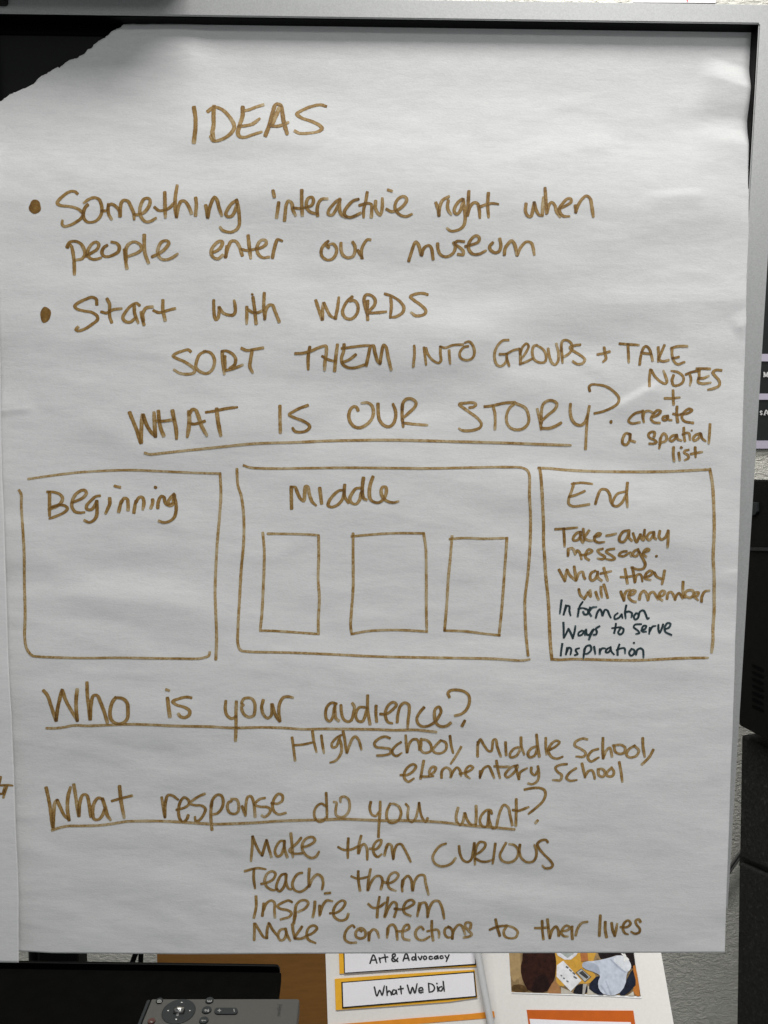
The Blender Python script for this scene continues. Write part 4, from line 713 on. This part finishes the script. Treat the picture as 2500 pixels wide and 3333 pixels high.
for t in ([(438, 188), (450, 180), (460, 188)], [(308, 266), (322, 258), (324, 270)], [(522, 260), (536, 264), (524, 270)], [(386, 344), (406, 344), (396, 356)]):
    me = mesh_from('arrow', Rp(t, ZR + .00122), [(0, 1, 2)]); link('arrow', me, WHITEPRINT, ring_)
mark(ring_, '398 300 418 304 / 400 312 414 314', ZR + .0011)
tg = prism('toggle', Rp([(372, 252), (384, 240), (470, 240), (482, 256), (470, 288), (366, 288)], ZR + .0022), (0, 0, -.0013), BLACKPL, RM, .0003, 2)
c0 = Rp([(384, 268), (466, 268)], ZR + .002)
tube('toggle_roller', [c0[0], tuple((Vector(c0[0]) + Vector(c0[1])) / 2 + Vector((0, 0, .0006))), c0[1]], .0036, CHROME, tg, 16)
for (x, y, r, mat, lab, tx) in ((234, 176, 34, REMDARK, 'button with a small camera symbol', '218 186 222 166 246 166 250 182 222 186 / b 234 176 6 5'), (717, 174, 40, REMDARK, 'round button marked 3', '700 166 702 176 714 178 718 168 / 718 172 722 180 734 176 734 166'),
                                (690, 266, 46, REMDARK, 'round button marked 2', '706 254 706 274 690 262 676 256 674 266 680 272'), (662, 366, 44, REMDARK, 'round button marked 1', '642 358 680 360 / 642 358 648 366'),
                                (158, 374, 36, REDBTN, 'dark red power button', '150 372 164 376')):
    o = disc('button', x, y, r * mpp, .0016, mat, RM, ZR, lab)
    mark(o, tx, ZR + .0016)
pill = []
for k in range(13): a = math.pi / 2 + math.pi * k / 12; pill.append((794 + 30 * math.cos(a), 264 - 30 * math.sin(a)))
for k in range(13): a = -math.pi / 2 + math.pi * k / 12; pill.append((960 + 30 * math.cos(a), 264 - 30 * math.sin(a)))
vr = prism('volume_rocker', Rp(pill, ZR + .0015), (0, 0, -.0022), REMDARK, RM, .0004, 2)
mark(vr, '798 264 826 264 / 812 252 812 276', ZR + .0015); mark(vr, '952 252 956 274', ZR + .0015)
mark(RM, '1372 304 1384 312 1400 318 / 1384 312 1372 320 / 1398 290 1392 300 1384 300 1380 290 1386 284 1390 300 / 1384 270 1382 280 1390 282 1396 272 1398 264 / 1384 262 1400 262 / 1370 252 1404 256 / 1386 242 1406 246 / 1374 240 1376 242 / 1388 234 1408 236 / 1390 232 1390 222 1408 224 / 1372 208 1416 216 / 1404 214 1394 204 / 1404 214 1420 206', ZR, PRINT, 'lettering')

# ------------------------------------------------------------------ right side: poster on the wall, equipment case, two stacked carpeted boxes, grey cables
def onW(poly, lift=0.0): return [tuple(p) for p in atY([p[0] for p in poly], [p[1] for p in poly], YW - lift)]
wp = prism('wall_poster', onW([(2380, 300), (2900, 300), (2900, 1459), (2380, 1459)], .004), (0, .003, 0), DKPOST)
tag(wp, 'dark poster with lavender bands and white lettering on the wall right of the display', 'poster')
for (a, b) in ((1152, 1176), (1281, 1301), (1434, 1460)):
    prism('lavender_stripe', onW([(2380, a), (2900, a), (2900, b), (2380, b)], .0062), (0, .002, 0), LAV, wp)
for txt in ('682 1202 698 1202 / 690 1150 690 1202 / 684 1150 694 1150 712 1198 732 1150 742 1150 / 734 1150 734 1202 / 726 1202 744 1202', '665 1622 654 1612 644 1622 650 1636 664 1644 660 1658 644 1654 / 686 1660 706 1660 / 692 1658 716 1602 740 1658 / 700 1640 730 1640'):
    writing('lettering', [('Q', txt)], lambda a, b, l: atY(a, b, YW - .0065 - l), WHITEPRINT, wp, None, 1.0, .0003)
nt = prism('notice_sheet', onW([(2060, -90), (2330, -90), (2330, 8.5), (2060, 7)], .004), (0, .003, 0), LABELP)
tag(nt, 'white notice sheet on the wall above the right end of the display', 'notice')
prism('red_mark', onW([(2232, -8), (2236, -8), (2240, 4), (2236, 6)], .0046), (0, .0004, 0), plain('red_print', (.5, .02, .03), .6), nt)
def sideplane(px, py, Y, deg):
    p = atY([px], [py], Y)[0]; d = np.array([math.cos(math.radians(deg)), math.sin(math.radians(deg)), 0]); n = np.cross(d, [0, 0, 1.0]); n /= np.linalg.norm(n)
    if np.dot(n, CAM - p) < 0: n = -n
    return p, n, d
def onS(poly, pn, lift=0.0): return [tuple(q) for q in atP([p[0] for p in poly], [p[1] for p in poly], pn[0] + pn[1] * lift, pn[1])]
pc = sideplane(2404, 2361, 0.48, -76)
ps = sideplane(2411, 2390, 0.50, -71)
CASE = plain('case_black', (.0026, .0026, .0025), .65, 0, .08, .3, 90)
case = prism('equipment_case', onS([(2404, 1561), (2620, 1561), (2620, 2477), (2404, 2361)], pc), tuple(-pc[1] * .25), CASE, None, .003, 2)
tag(case, 'black equipment case with slanted vent slots standing beside the display', 'equipment case')
prism('trim_strip', onS([(2404, 1781), (2620, 1784), (2620, 1796), (2404, 1791)], pc, .0025), tuple(-pc[1] * .0026), plain('dark_grey_trim', (.012, .012, .013), .6, 0, .2), case)
prism('latch', onS([(2440, 1634), (2463, 1636), (2464, 1665), (2456, 1676), (2440, 1680)], pc, .004), tuple(-pc[1] * .0045), plain('latch_highlight', (.014, .016, .017), .6, 0, .15), case, .0008, 2)  # paler grey puts the handle's highlight into the colour
VENT = plain('vent_hole_black', (0.0008, 0.0008, 0.0008), .9, 0, .05)
for k in range(7):
    y = 2304 - 22 * k
    for x in (2447, 2500):
        prism('vent_slot', onS([(x, y - 10), (x + 8, y - 9), (x + 34, y + 3), (x + 38, y + 10), (x + 36, y + 14), (x + 26, y + 12), (x + 2, y - 1)], pc, .0006), tuple(-pc[1] * .0008), VENT, case)
b1 = prism('carpeted_box', onS([(2412, 2391), (2640, 2505), (2640, 2890), (2405, 2790)], ps), tuple(-ps[1] * .3), FUZZ, None, .004, 3)
tag(b1, 'dark carpeted box on top of the stack right of the paper', 'box', 'dark carpeted boxes stacked right of the paper')
prism('gap_shade_strip', onS([(2407, 2780), (2640, 2880), (2640, 2925), (2406, 2818)], ps, -.007), tuple(-ps[1] * .27), BLACKPL, b1)  # added black filler, stands in for the shadow line between the two boxes
b2 = prism('carpeted_box', onS([(2404, 2806), (2640, 2910), (2640, 3560), (2394, 3460)], ps), tuple(-ps[1] * .3), FUZZ, None, .004, 3)
tag(b2, 'dark carpeted box at the bottom of the stack right of the paper', 'box', 'dark carpeted boxes stacked right of the paper')
for k, lab in ((0, 'upper of two thin grey cables slanting over the wall beside the stacked boxes'), (1, 'lower of two thin grey cables slanting over the wall beside the stacked boxes')):
    o = tube('cable', [tuple(atY([x], [y + 17 * k], YW - .012)[0]) for x, y in ((2330, 2868), (2365, 2836), (2400, 2786), (2440, 2730))], .0026, plain('cable_grey', (.07, .07, .065), .6))
    tag(o, lab, 'cable', 'grey cables on the wall')
